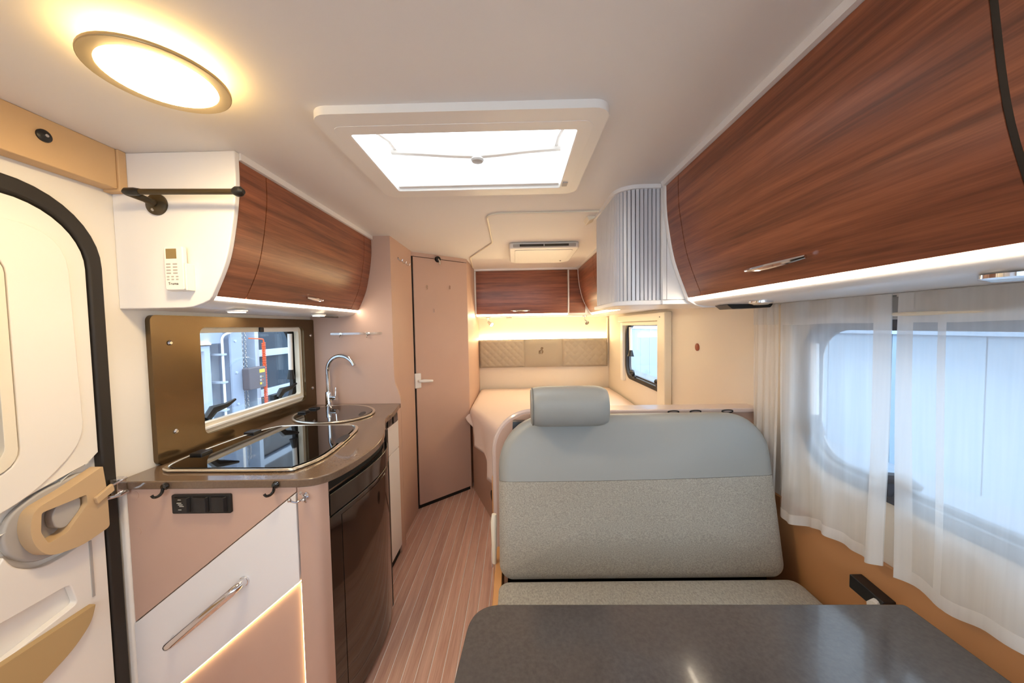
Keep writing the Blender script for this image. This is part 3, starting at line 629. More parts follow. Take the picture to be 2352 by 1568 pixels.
# fridge
fc = spline([(-.640, 1.142), (-.627, 1.22), (-.612, 1.32), (-.603, 1.43), (-.605, 1.53), (-.619, 1.61), (-.640, 1.665), (-.652, 1.685)], 5)
fin = [(x - .018, y) for x, y in fc]
fr = thing('fridge', 'black built-in fridge with a curved dark glossy door under the worktop', 'fridge', (-.64, 1.42, 0))
def along_door(z0, z1, off, off2, y_in=0.):
    a = offset_prof(fc, off); b = offset_prof(fc, off2)
    return MB().plate(a + b[::-1], 'z', z0, z1)
obj('door', along_door(.03, .768, 0, .016), 'black_gloss', fr, bevel=.003, smooth=40)
gi = [p for p in fc if 1.20 < p[1] < 1.66]
obj('door_panel', MB().plate(offset_prof(gi, -.0015) + offset_prof(gi, -.0001)[::-1], 'z', .055, .750), 'fridge_glass', fr, smooth=60)
obj('control_strip', along_door(.776, .850, -.004, .016), 'black_gloss', fr, bevel=.005, smooth=40)
obj('grip', along_door(.768, .776, .008, .018), 'black_plastic', fr, smooth=40)
obj('air_gap', along_door(.851, .9045, .022, .034), 'dark_void', fr, smooth=40)
obj('frame_post', MB().box((-.6595, 1.1345, .0), (-.641, 1.1465, .9045)), 'black_plastic', fr)
obj('frame_post', MB().box((-.6595, 1.688, .0), (-.648, 1.71, .9045)), 'black_plastic', fr)

# splashback with window cut-out
sp = thing('splashback', 'glossy bronze-brown splashback board around the kitchen window', 'splashback', (XL, 1.68, .933))
obj('board', MB().plate(rr(1.198, .9325, 2.176, 1.468, [.008, .022, .022, .008]), 'x', XL + .0002, XL + .018, [rr(1.387, .985, 2.072, 1.423, .026)]), 'splash_bronze', sp, bevel=.002)
for y, z in ((1.262, 1.367), (1.265, 1.038), (2.137, 1.371), (2.137, 1.045)):
    obj('screw', MB().lathe([(.009, 0), (.009, .003), (.005, .007)], (XL + .018, y, z), (1, 0, 0), 16), 'chrome', sp)

# hob under glass lid
hr = spline([(-1.13, 1.146), (-.80, 1.14), (-.752, 1.158), (-.722, 1.23), (-.718, 1.32), (-.738, 1.50), (-.755, 1.60), (-.79, 1.658), (-.86, 1.668), (-1.10, 1.668), (-1.165, 1.65), (-1.205, 1.57), (-1.228, 1.44), (-1.238, 1.28), (-1.225, 1.18), (-1.185, 1.148)], 5, True)
ho = thing('hob', 'hob under a black glass lid with a steel rim at the front of the worktop', 'hob', (-1.0, 1.4, .933))
obj('pan', MB().plate([(x, y) for x, y in hr], 'z', .9325, .937), 'hob_glass', ho, smooth=30)
obj('rim', MB().tube([(x, y, .938) for x, y in hr], .0075, 10, True, .7), 'rim_steel', ho)
cx, cy = -1.0, 1.41
ld = obj('glass_lid', MB().plate([(cx + (x - cx) * .955, cy + (y - cy) * .955) for x, y in hr], 'z', .9385, .9425), 'hob_glass', ho, bevel=.001, smooth=30)
for y in (1.27, 1.53): obj('lid_hinge', MB().box((-1.232, y, .940), (-1.185, y + .05, .951)), 'black_plastic', ld, bevel=.003)
obj('finger_notch', MB().plate(ell(-.742, 1.45, .02, .06, .12), 'z', .9425, .9432), 'black_plastic', ld, smooth=0)
# sink under round lid
se = ell(-1.02, 1.912, .222, .193, 2.62, 56)
sn = thing('sink', 'oval sink closed by a black glass lid with a steel rim beside the tap', 'sink', (-1.02, 1.91, .933))
obj('basin', MB().plate(se, 'z', .9325, .937), 'hob_glass', sn, smooth=30)
obj('rim', MB().tube([(x, y, .938) for x, y in se], .0075, 10, True, .7), 'rim_steel', sn)
ld = obj('glass_lid', MB().plate([(-1.02 + (x + 1.02) * .95, 1.912 + (y - 1.912) * .95) for x, y in se], 'z', .9385, .9425), 'hob_glass', sn, bevel=.001, smooth=30)
for x, y in ((-1.222, 1.90), (-1.212, 1.985)): obj('lid_hinge', MB().box((x, y, .940), (x + .045, y + .045, .951)), 'black_plastic', ld, bevel=.003)
obj('finger_notch', MB().plate(ell(-.85, 1.88, .016, .045, .2), 'z', .9425, .9432), 'black_plastic', ld, smooth=0)
# tap
fx, fy = -1.165, 2.125
fa = thing('tap', 'chrome swan-neck kitchen tap with a side lever in the worktop corner', 'tap', (fx, fy, .932))
obj('base', MB().lathe([(.026, 0), (.026, .006), (.02, .012), (.019, .085), (.017, .09)], (fx, fy, .9322), (0, 0, 1), 24), 'chrome', fa)
r0 = .100
obj('spout', MB().tube([(fx, fy, 1.0), (fx, fy, 1.145)] + [(fx + r0 - r0 * math.cos(a), fy - .02 * a, 1.145 + r0 * math.sin(a)) for a in [PI * .86 * i / 14 for i in range(1, 15)]], .0125, 12), 'chrome', fa)
lv = obj('lever_body', MB().tube([(fx, fy, .985), (fx + .055, fy - .012, .985)], .015, 12), 'chrome', fa)
obj('lever', MB().tube([(fx + .046, fy - .01, .99), (fx + .05, fy - .01, 1.05)], .005, 8), 'chrome', lv)

# towel rail on partition
tr = thing('utensil_rail', 'clear flat utensil rail with two chrome clips on the beige partition above the tap', 'rail', (-1.0, 2.175, 1.377))
obj('bar', MB().plate(rr(-1.161, 1.370, -.836, 1.385, .007), 'y', 2.160, 2.165), 'plastic_clear', tr, bevel=.001)
for x in (-1.092, -.925):
    h = obj('clip', MB().tube([(x, 2.1795, 1.377), (x, 2.155, 1.377)], .008, 10), 'chrome', tr)
    obj('clip_hook', MB().tube([(x, 2.156, 1.372), (x, 2.152, 1.36), (x, 2.146, 1.356), (x, 2.142, 1.362)], .004, 8), 'chrome', h)

# switch panel
sw_ = thing('switch_panel', 'black three-rocker switch panel on the beige kitchen front', 'switch', (-1.01, 1.083, .857))
obj('plate', MB().plate(rr(-1.108, .826, -.918, .888, .005), 'y', 1.0745, 1.0838), 'black_plastic', sw_, bevel=.002)
for i in range(3):
    x0 = -1.098 + i * .059
    rk = obj('rocker', MB().add([(x0, 1.0744, .832), (x0 + .052, 1.0744, .832), (x0 + .052, 1.0744, .882), (x0, 1.0744, .882), (x0 + .002, 1.072, .834), (x0 + .046, 1.066, .834), (x0 + .046, 1.066, .880), (x0 + .002, 1.072, .880)], [(0, 1, 2, 3), (4, 5, 6, 7), (0, 1, 5, 4), (1, 2, 6, 5), (2, 3, 7, 6), (3, 0, 4, 7)]), 'black_plastic', sw_, bevel=.0015)
    if i == 0:
        for z in (.8735, .8415): obj('marking', MB().box((x0 + .017, 1.0674, z), (x0 + .027, 1.0694, z + .002)), 'print_grey', rk, smooth=0)
        for a in range(3):
            obj('step_icon', MB().add([(x0 + .014 + a * .004, 1.0668, .863 - a * .005), (x0 + .028 + a * .004, 1.0668, .858 - a * .005 + .005), (x0 + .028 + a * .004, 1.0668, .8605 - a * .005 + .005), (x0 + .014 + a * .004, 1.0668, .8655 - a * .005)] + [(x0 + .014 + a * .004, 1.0695, .863 - a * .005), (x0 + .028 + a * .004, 1.0695, .858 - a * .005 + .005), (x0 + .028 + a * .004, 1.0695, .8605 - a * .005 + .005), (x0 + .014 + a * .004, 1.0695, .8655 - a * .005)], [(0, 1, 2, 3), (4, 5, 6, 7), (0, 1, 5, 4), (1, 2, 6, 5), (2, 3, 7, 6), (3, 0, 4, 7)]), 'print_grey', rk, smooth=0)

# coat hooks on worktop edge
def edge_hook(x, label):
    t = thing('hook', label, 'hook', (x, 1.076, .917), 'hooks on the worktop edge')
    obj('boss', MB().lathe([(.010, 0), (.012, .005), (.009, .011), (.004, .013)], (x, 1.0758, .918), (0, -1, 0), 18), 'black_gloss', t)
    obj('prong', MB().tube(spline([(x, 1.064, .915), (x - .001, 1.061, .902), (x - .008, 1.056, .893), (x - .018, 1.052, .892), (x - .023, 1.051, .899)], 4), [.0045] * 12 + [.004] * 4 + [.005], 10), 'black_gloss', t)
edge_hook(-1.122, 'black hook on the worktop edge above the switch panel')
edge_hook(-.768, 'black hook on the worktop edge nearest the fridge corner')
dhk = thing('double_hook', 'small chrome double coat hook on the beige corner post under the worktop', 'hook', (-.69, 1.083, .89))
obj('backplate', MB().lathe([(.011, 0), (.011, .003)], (-.682, 1.0842, .878), (0, -1, 0), 16), 'chrome', dhk)
for s in (-1, 1):
    p = obj('prong', MB().tube(spline([(-.682, 1.082, .874), (-.682 + s * .014, 1.062, .866), (-.682 + s * .03 * (1 if s < 0 else .5), 1.050, .876)], 5), .003, 8), 'chrome', dhk)
    obj('prong_tip', MB().lathe([(.001, -.006), (.005, -.004), (.006, 0), (.005, .004), (.001, .006)], (-.682 + s * .03 * (1 if s < 0 else .5), 1.050, .878), (0, 0, 1), 12), 'chrome', p)
obj('upper_prong', MB().tube([(-.682, 1.082, .885), (-.682, 1.06, .895), (-.680, 1.055, .9)], .004, 8), 'chrome', dhk)

# three little hooks on the tan bathroom panel
for i, y in enumerate((2.32, 2.40, 2.48)):
    t = thing('wall_hook', ['small chrome hook high on the tan panel, nearest the kitchen', 'small chrome hook high on the tan panel, middle of three', 'small chrome hook high on the tan panel, nearest the bathroom door'][i], 'hook', (-.775, y, 1.86), 'hooks on the tan panel')
    obj('foot', MB().lathe([(.009, 0), (.009, .003)], (-.7748, y, 1.868), (1, 0, 0), 12), 'chrome', t)
    obj('prong', MB().tube(spline([(-.773, y, 1.868), (-.762, y, 1.852), (-.750, y, 1.85), (-.743, y, 1.862)], 4), .004, 8), 'chrome', t)

# black bar on cabinet end
br = thing('grab_bar', 'black tubular bar on a round bracket across the white cabinet end', 'bar', (-1.142, 1.12, 1.825))
obj('bracket', MB().lathe([(.034, 0), (.034, .006), (.02, .012)], (-1.142, 1.1218, 1.815), (0, -1, 0), 28), 'dark_bronze', br)
obj('bracket_screw', MB().lathe([(.005, 0), (.004, .003)], (-1.148, 1.1115, 1.796), (0, -1, 0), 12), 'satin_metal', br)
obj('arm', MB().tube([(-1.142, 1.112, 1.815), (-1.15, 1.09, 1.822), (-1.168, 1.062, 1.832)], [.012, .010, .012], 12), 'dark_bronze', br)
bb = obj('tube', MB().tube([(-1.172, 1.06, 1.833), (-.838, 1.06, 1.826)], .0085, 14), 'dark_bronze', br)
obj('end_cap', MB().tube([(-1.182, 1.06, 1.833), (-1.172, 1.06, 1.833), (-1.145, 1.06, 1.8325), (-1.13, 1.06, 1.832)], [.006, .012, .012, .0095], 14), 'black_plastic', bb)
obj('end_cap', MB().tube([(-.845, 1.06, 1.826), (-.835, 1.06, 1.826), (-.822, 1.06, 1.826), (-.814, 1.06, 1.8255)], [.010, .015, .014, .007], 14), 'black_plastic', bb)

# remote control in its holder
rm = thing('remote_control', 'white remote control with small screen hanging in a wall holder on the cabinet end', 'remote control', (-1.073, 1.12, 1.535))
bd = obj('body', MB().plate(rr(-1.106, 1.538, -1.044, 1.676, .008), 'y', 1.094, 1.110), 'white_plastic', rm, bevel=.004)
obj('screen', MB().box((-1.097, 1.0934, 1.637), (-1.064, 1.0942, 1.668)), 'screen_lcd', bd, smooth=0)
for r in range(4):
    for c in range(2): obj('key', MB().box((-1.098 + c * .021, 1.0932, 1.618 - r * .0095), (-1.084 + c * .021, 1.0942, 1.6225 - r * .0095)), 'handle_grey', bd, bevel=.0005)
for r in range(2):
    for c in range(3): obj('key', MB().box((-1.098 + c * .0145, 1.0932, 1.579 - r * .009), (-1.090 + c * .0145, 1.0942, 1.583 - r * .009)), 'handle_grey', bd, bevel=.0005)
text('brand_mark', 'Truma', .012, 'print_dark', Matrix.Translation((-1.078, 1.0932, 1.555)) @ Matrix.Rotation(PI / 2, 4, 'X'), bd)
obj('holder', MB().plate([(-1.110, 1.111), (-1.110, 1.1218), (-1.034, 1.1218), (-1.034, 1.092), (-1.040, 1.092), (-1.040, 1.111)], 'z', 1.537, 1.622), 'white_plastic', rm, bevel=.002)

# ================================================================== BED AREA
be = thing('bed', 'fixed rear bed covered by a cream sheet hanging over its angled corner', 'bed', (.3, 2.7, 0))
bp = [(-.405, 2.962), (-.405, 3.80), (1.0, 3.80), (1.0, 1.505), (-.085, 1.505), (-.085, 2.19)]
base = [(-.392, 2.972), (-.392, 3.79), (.995, 3.79), (.995, 1.506), (-.075, 1.506), (-.075, 2.16)]
obj('base', MB().plate(base, 'z', .0, .56), 'beige_laminate', be, bevel=.002)
obj('front_board', MB().box((-.118, 1.500, 0), (-.0755, 1.53, .742)), 'edge_veneer', be, bevel=.003)
nb = Vector((-.907, -.374, 0)).normalized()
vn = Vector((-.217 - .0, 2.55, .22))
obj('vent', MB().lathe([(.045, 0), (.045, .006), (.03, .008)], Vector((-.178, 2.425, .20)) + nb * .004, nb, 24), 'black_plastic', be)
obj('mattress', MB().plate(fillet([(-.40, 2.95), (-.40, 3.79), (.995, 3.79), (.995, 1.506), (-.08, 1.506), (-.08, 2.19)], [.06, .03, .03, .03, .03, .05]), 'z', .5605, .690), 'bed_sheet', be, bevel=.02, bseg=3)
# sheet: top surface plus the part hanging down along the aisle edge
edge = fillet([(-.405, 3.79), (-.405, 2.93), (-.088, 2.17), (-.088, 1.51)], [0, .10, .12, 0], 8)
edge2 = []
for i in range(len(edge) - 1):
    for k in range(6): edge2.append(Vector(edge[i]).lerp(Vector(edge[i + 1]), k / 6))
edge2.append(Vector(edge[-1]))
L_ = [0.]
for i in range(1, len(edge2)): L_.append(L_[-1] + (edge2[i] - edge2[i - 1]).length)
prof = []
mb = MB(); nE = len(edge2); rows = 16
V = []
for i, p in enumerate(edge2):
    t = (edge2[min(i + 1, nE - 1)] - edge2[max(i - 1, 0)]).normalized(); n = Vector((t.y, -t.x)); n = n if n.x < 0 else -n
    s = L_[i] / L_[-1]; y = p.y
    hang = .03 + .30 * max(0, min(1, (2.95 - y) / .65)) ** .8 + .015 * math.sin(y * 14) * (1 if y < 2.8 else 0)
    for j in range(rows + 1):
        q = j / rows
        if j <= 5:     # rounded shoulder
            a = PI / 2 * j / 5; off = -.05 + .055 * math.sin(a); z = .722 - .05 * (1 - math.cos(a)); fold = 0
        else:
            w_ = (j - 5) / (rows - 5); z = .672 - hang * w_; fold = .030 * w_ * math.sin(y * 21 + 2.2 * w_) + .014 * w_; off = .005 + fold
        V.append((p.x + n.x * off, p.y + n.y * off, z))
mb.add(V, [(i * (rows + 1) + j, (i + 1) * (rows + 1) + j, (i + 1) * (rows + 1) + j + 1, i * (rows + 1) + j + 1) for i in range(nE - 1) for j in range(rows)])
inner_e = []
for i, p in enumerate(edge2):
    inner_e.append((V[i * (rows + 1)][0], V[i * (rows + 1)][1]))
def topz(x, y): return .722 + .006 * math.sin(x * 5 + y * 3) * math.sin(y * 4) * .6
tb = mb; cols = 18; TV = []
for (x, y) in inner_e:
    for j in range(cols + 1):
        X = x + (.992 - x) * j / cols; TV.append((X, y, (.722 + (topz(X, y) - .722) * min(1, j / 4))))
tb.add(TV, [(i * (cols + 1) + j, i * (cols + 1) + j + 1, (i + 1) * (cols + 1) + j + 1, (i + 1) * (cols + 1) + j) for i in range(len(inner_e) - 1) for j in range(cols)])
obj('sheet', tb, 'bed_sheet', be, solid=.006, smooth=60)

# headboard: quilted left and right, plain centre with emblem
hbd = thing('headboard', 'taupe quilted headboard cushion with a small embossed emblem on the rear wall', 'headboard', (.29, 3.8, .955))
def quilt(x0, x1, amp):
    z0, z1 = .956, 1.262
    def f(u, v):
        x = x0 + (x1 - x0) * u; z = z0 + (z1 - z0) * v; e = min(u, 1 - u, v * .6, (1 - v) * .6)
        ed = min(1, e / .04); s = abs(math.sin((x + z) * 42)) ** .5 * abs(math.sin((x - z) * 42)) ** .5
        return (x, 3.786 + .014 * (1 - ed ** .5) - amp * s * ed, z)
    m = MB().grid(f, 72 if amp else 12, 44 if amp else 10)
    m.box((x0 + .001, 3.799, z0), (x1 - .001, YB - .003, z1)); return m
obj('quilted_panel', quilt(-.405, .088, .006), 'headboard_fabric', hbd, smooth=60, recalc=False)
mid = obj('plain_panel', quilt(.088, .50, 0), 'headboard_fabric', hbd, smooth=60, recalc=False)
obj('quilted_panel', quilt(.50, .992, .006), 'headboard_fabric', hbd, smooth=60, recalc=False)
def stroke(pts):
    return [(.245 + p[0] * .0245, 3.7845, 1.178 - p[1] * .0245) for p in pts]
E_ = MB()
for pts in ([(.1, 1.75), (.85, 1.7), (1.0, 1.65), (1.05, 1.6), (.98, 1.0), (1.02, .6), (1.3, .35), (1.75, .45), (1.85, .6), (1.65, .85), (1.35, .85), (1.5, .95), (1.48, 1.5)],
            [(.1, 1.75), (.1, 2.9), (.25, 3.15)], [(.12, 2.2), (.5, 2.1), (.55, 1.8)], [(.45, 2.2), (.65, 2.75), (.95, 3.1)],
            [(1.48, 1.5), (1.8, 1.95), (1.75, 2.45), (1.45, 2.65)], [(1.3, 2.0), (1.42, 2.4), (1.42, 3.2)]):
    E_.tube(spline(stroke(pts), 4), .0035, 6)
obj('emblem', E_, 'emblem_stitch', mid)
obj('glow_strip', MB().box((-.40, 3.806, 1.2625), (.985, 3.822, 1.2675)), 'led_glow', hbd, smooth=0)
obj('light_cover', MB().box((.985, 3.79, 1.21), (.999, YB - .002, 1.48)), 'ivory_plastic', hbd, bevel=.003)

# wall button near bed
tag(obj('wall_button', MB().lathe([(.021, 0), (.021, .004), (.016, .006)], (XR, 1.951, 1.271), (-1, 0, 0), 24), 'button_red', None), 'small reddish round button on the cream wall between the two right windows', 'button')

# ================================================================== BENCH AND TABLE
pt = thing('bench_partition', 'beige partition behind the bench with a rounded corner and light edge band', 'partition', (.45, 1.47, 0))
po = [(1.0, 0), (1.0, 1.036), (.10, 1.036)] + [(.065 - .16 * math.sin(a), .876 + .16 * math.cos(a)) for a in [PI / 2 * i / 10 for i in range(11)]] + [(-.095, 0)]
obj('panel', MB().plate(po[::-1], 'y', 1.452, 1.498), 'beige_laminate', pt, smooth=30)
eb = [(.24, 1.041)] + [(.065 - .164 * math.sin(a), .877 + .164 * math.cos(a)) for a in [PI / 2 * i / 12 for i in range(13)]] + [(-.099, .45), (-.099, 0)]
obj('edge_band', MB().tube([(x, 1.472, z) for x, z in eb], .0125, 10), 'edge_band', pt)
lg = obj('ledge', MB().box((.20, 1.425, 1.034), (1.0, 1.515, 1.053)), 'edge_band', pt, bevel=.006)
for x in (.64, .73, .86):
    obj('eyelet', MB().tube([(x + .022 * math.cos(a), 1.4235 - .004 * abs(math.sin(a)), 1.0425 + .006 * math.sin(a)) for a in [2 * PI * i / 20 for i in range(20)]], .0025, 6, True), 'black_plastic', lg)
obj('cable', MB().tube(spline([(.30, 1.4235, 1.058), (.315, 1.4225, 1.04), (.36, 1.4225, 1.03), (.40, 1.4225, 1.035)], 5), .003, 6), 'edge_veneer', pt)

bn = thing('bench', 'two-seat dinette bench with grey vinyl and fabric backrest facing the table', 'bench', (.45, 1.0, 0))
obj('seat_box', MB().box((-.06, .62, 0), (.985, 1.35, .385)), 'beige_laminate', bn, bevel=.003)
obj('side_panel', MB().box((-.094, .64, 0), (-.066, 1.40, .50)), 'edge_veneer', bn, bevel=.004)
bz0, bz1 = .494, 1.057; y0b, y1b = 1.236, 1.352
vv = Vector((0, y1b - y0b, bz1 - bz0)); hh_ = vv.length; vv.normalize(); nn_ = Vector((0, -vv.z, vv.y))
cc = Vector((.432, (y0b + y1b) / 2, (bz0 + bz1) / 2))
def backc(): return MB().cushion(cc, (1, 0, 0), vv, nn_, 1.012, hh_, .115, .14, .040, .022, 10, [.15, .19, .05, .05])
seam = cc + vv * (.0)
seam = cc + vv * (.832 - cc.z) / vv.z
upn = Vector((-.012, vv.y, vv.z)).normalized()
bk = obj('backrest_upper', backc(), 'vinyl_grey', bn, smooth=50, cut=(seam + vv * .0006, -upn))
obj('backrest_lower', backc(), 'fabric_grey', bn, smooth=50, cut=(seam - vv * .0006, upn))
obj('seat_cushion', MB().cushion((.445, .905, .448), (1, 0, 0), (0, 1, 0), (0, 0, 1), 1.06, .60, .125, .05, .035, .012, 6), 'fabric_grey', bn, smooth=50)
obj('backrest_support', MB().add([(-.05, 1.31, .40), (.95, 1.31, .40), (.95, 1.40, .40), (-.05, 1.40, .40), (-.02, 1.39, 1.02), (.9, 1.39, 1.02), (.9, 1.418, 1.02), (-.02, 1.418, 1.02)], [(0, 1, 2, 3), (4, 5, 6, 7), (0, 1, 5, 4), (1, 2, 6, 5), (2, 3, 7, 6), (3, 0, 4, 7)]), 'black_plastic', bn)
obj('release_lever', MB().tube([(-.096, 1.30, .69), (-.098, 1.298, .66), (-.098, 1.297, .50)], [.009, .012, .008], 10), 'ivory_plastic', bn)
hdr = thing('headrest', 'grey vinyl bolster headrest over the left end of the bench backrest', 'headrest', (.185, 1.27, 1.05))
def hrest(u, v):
    a = 2 * PI * v; e = 1 - (2 * abs(u - .5)) ** 9 * .16
    ca, sa = math.cos(a), math.sin(a); sgn = lambda q: (1 if q >= 0 else -1)
    return (.048 + .268 * u, 1.240 - .070 * sgn(ca) * abs(ca) ** .8 * e, 1.117 + .070 * sgn(sa) * abs(sa) ** .8 * e)
hm = MB().grid(hrest, 24, 32)
hm.f.append(tuple(25 * j for j in range(32))); hm.f.append(tuple(25 * j + 24 for j in range(32)))
obj('pad', hm, 'vinyl_grey', hdr, smooth=50)
obj('piping', MB().tube([tuple(Vector(hrest(.03, j / 32)) + Vector((-.002, 0, 0))) for j in range(32)], .0025, 6, True), 'seam_dark', hdr)
obj('strap', MB().box((.10, 1.300, 1.074), (.26, 1.345, 1.098)), 'vinyl_grey', hdr, bevel=.004)

tb_ = thing('dining_table', 'dark grey stone-look dinette table with rounded corners in the foreground', 'table', (.4, .3, 0))
tp = fillet([(-.118, .832), (.925, .822), (.905, -.15), (-.19, -.15)], [.075, .012, .08, .08], 10)
obj('table_top', MB().plate(tp, 'z', .692, .720), 'table_stone', tb_, bevel=.003, smooth=30)
obj('edge_trim', MB().plate(tp, 'z', .684, .6915), 'table_edge', tb_, smooth=30)
obj('leg', MB().tube([(.38, .35, .02), (.38, .35, .6835)], .035, 20), 'satin_metal', tb_)
obj('foot', MB().plate(rr(.22, .12, .54, .58, .05), 'z', .0005, .022), 'satin_metal', tb_, bevel=.006)
ral = thing('table_rail', 'black table mounting bracket with white peg on the tan wall panel', 'bracket', (.99, .95, .64))
obj('bracket', MB().plate(fillet([(.905, .618), (1.0, .625), (1.0, .665), (.905, .655)], .004), 'x', .962, XR - .0125), 'black_plastic', ral, bevel=.003)
obj('peg', MB().tube([(.966, .925, .640), (.945, .915, .638)], [.010, .013], 10), 'white_plastic', ral)

# ================================================================== CURTAINS
def curtain(label, yA, yB, zt, hem, xfun, m, side=None):
    t = thing('curtain', label, 'curtain', (.95, (yA + yB) / 2, .75), 'sheer curtains at the dinette window')
    def pt_(u, v):
        y = yA + (yB - yA) * u; zb = hem(u); z = zt + (zb - zt) * v
        return (xfun(u, v, y), y + .003 * math.sin(v * 5 + u * 9), z)
    obj('cloth', MB().grid(pt_, 90, 24), m, t, smooth=80, recalc=False)
    def hm_(u, v):
        p = pt_(u, .955 + .045 * v); return (p[0] - .0025, p[1], p[2])
    obj('hem', MB().grid(hm_, 90, 2), 'curtain_hem', t, smooth=80, recalc=False)
    def tp_(u, v):
        p = pt_(u, .10 * v); return (p[0] - .0025, p[1], p[2])
    obj('heading', MB().grid(tp_, 90, 2), 'curtain_hem', t, smooth=80, recalc=False)
    for s in side or ():
        def sd_(u, v):
            p = pt_(s[0] + (s[1] - s[0]) * u, v); return (p[0] - .003, p[1], p[2])
        obj('side_hem', MB().grid(sd_, 6, 24), 'curtain_hem', t, smooth=80, recalc=False)
    return t
fold = lambda a, b, c: (lambda u, v, y: (.952) + a * math.sin(b * u + c) * (.35 + .65 * v) + .5 * a * math.sin(2.3 * b * u + 1.3 * c) * (.3 + .7 * v))
curtain('narrow gathered white curtain hanging beside the bench backrest', 1.408, 1.272, 1.469, lambda u: .712 + .004 * math.sin(9 * u), fold(.008, 17, .6), 'curtain_gathered')
curtain('sheer white curtain over the bench end of the dinette window', 1.268, .892, 1.469, lambda u: .705 + .062 * u ** 1.2 - .012 * math.sin(u * 9), fold(.012, 16, 2.), 'curtain_sheer', [(0, .05), (.90, 1)])
curtain('sheer white curtain hanging over the table end of the dinette window', .880, -.25, 1.469, lambda u: .745 + .035 * math.sin(min(u * 6, 1.57)) - .02 * math.exp(-((u - .11) / .05) ** 2), fold(.014, 22, .3), 'curtain_sheer', [(0, .028), (.075, .09)])
cr = thing('curtain_rail', 'thin white curtain rail under the right overhead cabinet', 'rail', (.95, .6, 1.468))
obj('track', MB().box((.964, -.3, 1.4665), (.980, 1.42, 1.4718)), 'white_plastic', cr, bevel=.001)
for y in (1.405, .892, -.24): obj('end_stop', MB().box((.966, y - .006, 1.461), (.978, y + .006, 1.4665)), 'white_plastic', cr)

# ================================================================== HALL OUTSIDE
hf = struct('floor', MB().box((-9, -9, -.70), (12, 22, -.65)), 'hall_floor', 'grey concrete floor of the workshop hall outside', 'floor', smooth=0)
hw = struct('wall_left', MB().box((-3.5, -6, -.65), (-3.3, 12, 4.2)), 'hall_wall', 'pale wall of the workshop hall outside the kitchen window', 'wall', smooth=0)
hr_ = thing('wall_right', 'pale ribbed panel wall of the hall outside the right windows', 'wall', (5.4, 6, -.65), kind='structure')
for k in range(28):
    y = -6 + k * 1.0
    obj('panel', MB().box((5.33, y + .008, -.65), (5.4, y + .992, 4.6)), 'hall_panel', hr_, smooth=0)
obj('backing', MB().box((5.4, -6, -.65), (5.5, 22, 4.6)), 'hall_wall', hr_, smooth=0)
obj('rail', MB().box((5.29, -6, 1.20), (5.329, 22, 1.34)), 'hall_light', hr_, smooth=0)
HX = -3.2
hd_ = thing('hall_door', 'white framed door in the hall wall at the left of the kitchen window view', 'door', (-3.28, 3.3, -.65))
obj('frame', MB().plate([(2.7, -.65), (3.60, -.65), (3.60, 1.262), (2.7, 1.262)], 'x', -3.299, HX, [[(2.78, -.69), (3.53, -.69), (3.53, 1.20), (2.78, 1.20)]]), 'hall_light', hd_, bevel=.01)
obj('leaf', MB().box((-3.299, 2.781, -.69), (-3.25, 3.529, 1.199)), 'white_plastic', hd_)
tag(obj('lintel_beam', MB().box((-3.299, 2.6, 1.275), (-3.16, 3.72, 1.40)), 'hall_grey', None, bevel=.01), 'blue-grey beam above the white hall door outside', 'beam')
cdt = thing('conduit_pipe', 'thin white conduit pipe on the hall wall left of the grey column', 'pipe', (-3.17, 3.69, .4))
obj('pipe', MB().tube(fillet([(-3.15, 3.69, -.65), (-3.15, 3.69, 1.36), (-3.06, 3.72, 1.40), (-3.06, 3.80, 1.46), (-3.06, 3.80, 2.6)], .05), .012, 10), 'white_plastic', cdt)
for z in (.55, .85, 1.15): obj('clamp', MB().box((-3.299, 3.66, z), (-3.13, 3.72, z + .02)), 'hall_light', cdt)
cm = thing('hall_column', 'blue-grey steel column of the hall seen through the kitchen window', 'column', (-3.2, 3.9, -.65))
obj('flange', MB().box((-3.12, 3.74, -.65), (-3.10, 3.89, 4.2)), 'hall_grey', cm)
obj('web', MB().box((-3.299, 3.81, -.65), (-3.12, 3.83, 4.2)), 'hall_grey', cm)
obj('cover', MB().box((-3.299, 3.90, -.65), (-3.19, 4.01, 4.2)), 'hall_light', cm, bevel=.005)
for z in (.6, .95, 1.3): obj('bolt', MB().lathe([(.014, 0), (.014, .01)], (-3.10, 3.80, z), (1, 0, 0), 6), 'hall_light', cm)
cn = thing('door_chain', 'pair of hanging operating chains above the grey control box', 'chain', (-3.2, 4.05, .3))
LK = MB().tube([(.0, .009 * math.cos(a), .016 * math.sin(a)) for a in [2 * PI * i / 10 for i in range(10)]], .003, 5, True)
for yy in (4.035, 4.085):
    mbc = MB()
    for i in range(70): mbc.add([(-3.21 + (v[0] if i % 2 else v[1]), yy + (v[1] if i % 2 else v[0]), .2 + i * .026 + v[2]) for v in LK.v], LK.f)
    obj('chain_strand', mbc, 'satin_metal', cn)
bx = thing('control_box', 'grey door control box with yellow printed buttons outside the kitchen window', 'control box', (-3.1, 4.0, .73))
cb = obj('case', MB().plate(rr(3.875, .735, 4.14, .985, .02), 'x', -3.10, -3.02), 'box_grey', bx, bevel=.008)
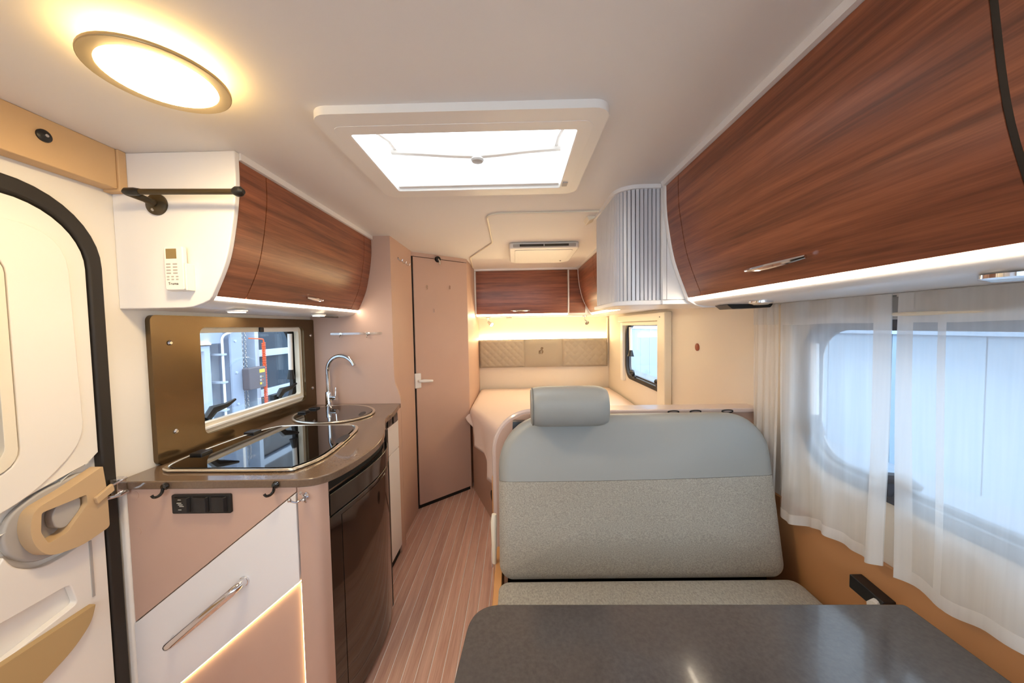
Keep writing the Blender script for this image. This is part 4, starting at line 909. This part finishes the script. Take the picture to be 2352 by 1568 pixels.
obj('brand_plate', MB().box((-3.0199, 4.035, .915), (-3.018, 4.12, .955)), 'yellow_print', cb)
for i, z in enumerate((.855, .815, .775)):
    obj('button', MB().box((-3.0199, 4.035, z), (-3.014, 4.06, z + .025)), ['print_grey', 'print_grey', 'yellow_print'][i], cb)
    obj('marking', MB().box((-3.0199, 4.075, z + .008), (-3.018, 4.09, z + .016)), ['yellow_print', 'orange_cable', 'print_grey'][i], cb)
obj('mount_post', MB().box((-3.1895, 3.90, .75), (-3.1001, 3.99, .97)), 'hall_grey', bx)
cl = thing('spiral_cable', 'orange spiral cable hanging beside the control box outside', 'cable', (-3.1, 4.236, .3))
obj('coil', MB().tube([(-3.1 + .016 * math.cos(t * 2 * PI), 4.232 + .016 * math.sin(t * 2 * PI) + .002 * t * 0, 1.26 - .0205 * t) for t in [i / 8 for i in range(8 * 60)]], .007, 6), 'orange_cable', cl)
obj('lead', MB().tube(spline([(-3.1, 4.235, 1.26), (-3.1, 4.225, 1.30), (-3.1, 4.16, 1.31), (-3.15, 4.06, 1.32)], 5), .008, 6), 'orange_cable', cl)
gt = thing('hall_gate', 'sectional hall gate with dark glazed fields and pale bars outside', 'gate', (-3.2, 4.9, -.65))
obj('jamb', MB().box((-3.299, 4.156, -.65), (-3.15, 4.22, 4.2)), 'hall_light', gt, bevel=.004)
zz = [-.65, .10, .62, 1.125, 1.63, 2.13, 2.63, 3.13]
for i, z in enumerate(zz): obj('bar', MB().box((-3.27, 4.2205, z - .042), (-3.19, 7.2, z + .042)), 'hall_light', gt, bevel=.004)
for i in range(len(zz) - 1):
    for j in range(3):
        y = 4.23 + j * .95; obj('pane', MB().box((-3.26, y, zz[i] + .043), (-3.24, y + .90, zz[i + 1] - .043)), 'hall_glass', gt)
    for j in range(1, 3): obj('mullion', MB().box((-3.265, 4.18 + j * .95, zz[i] + .0425), (-3.20, 4.23 + j * .95 - .001, zz[i + 1] - .0425)), 'hall_light', gt)
obj('jamb', MB().box((-3.299, 7.2005, -.65), (-3.15, 7.3, 4.2)), 'hall_light', gt)
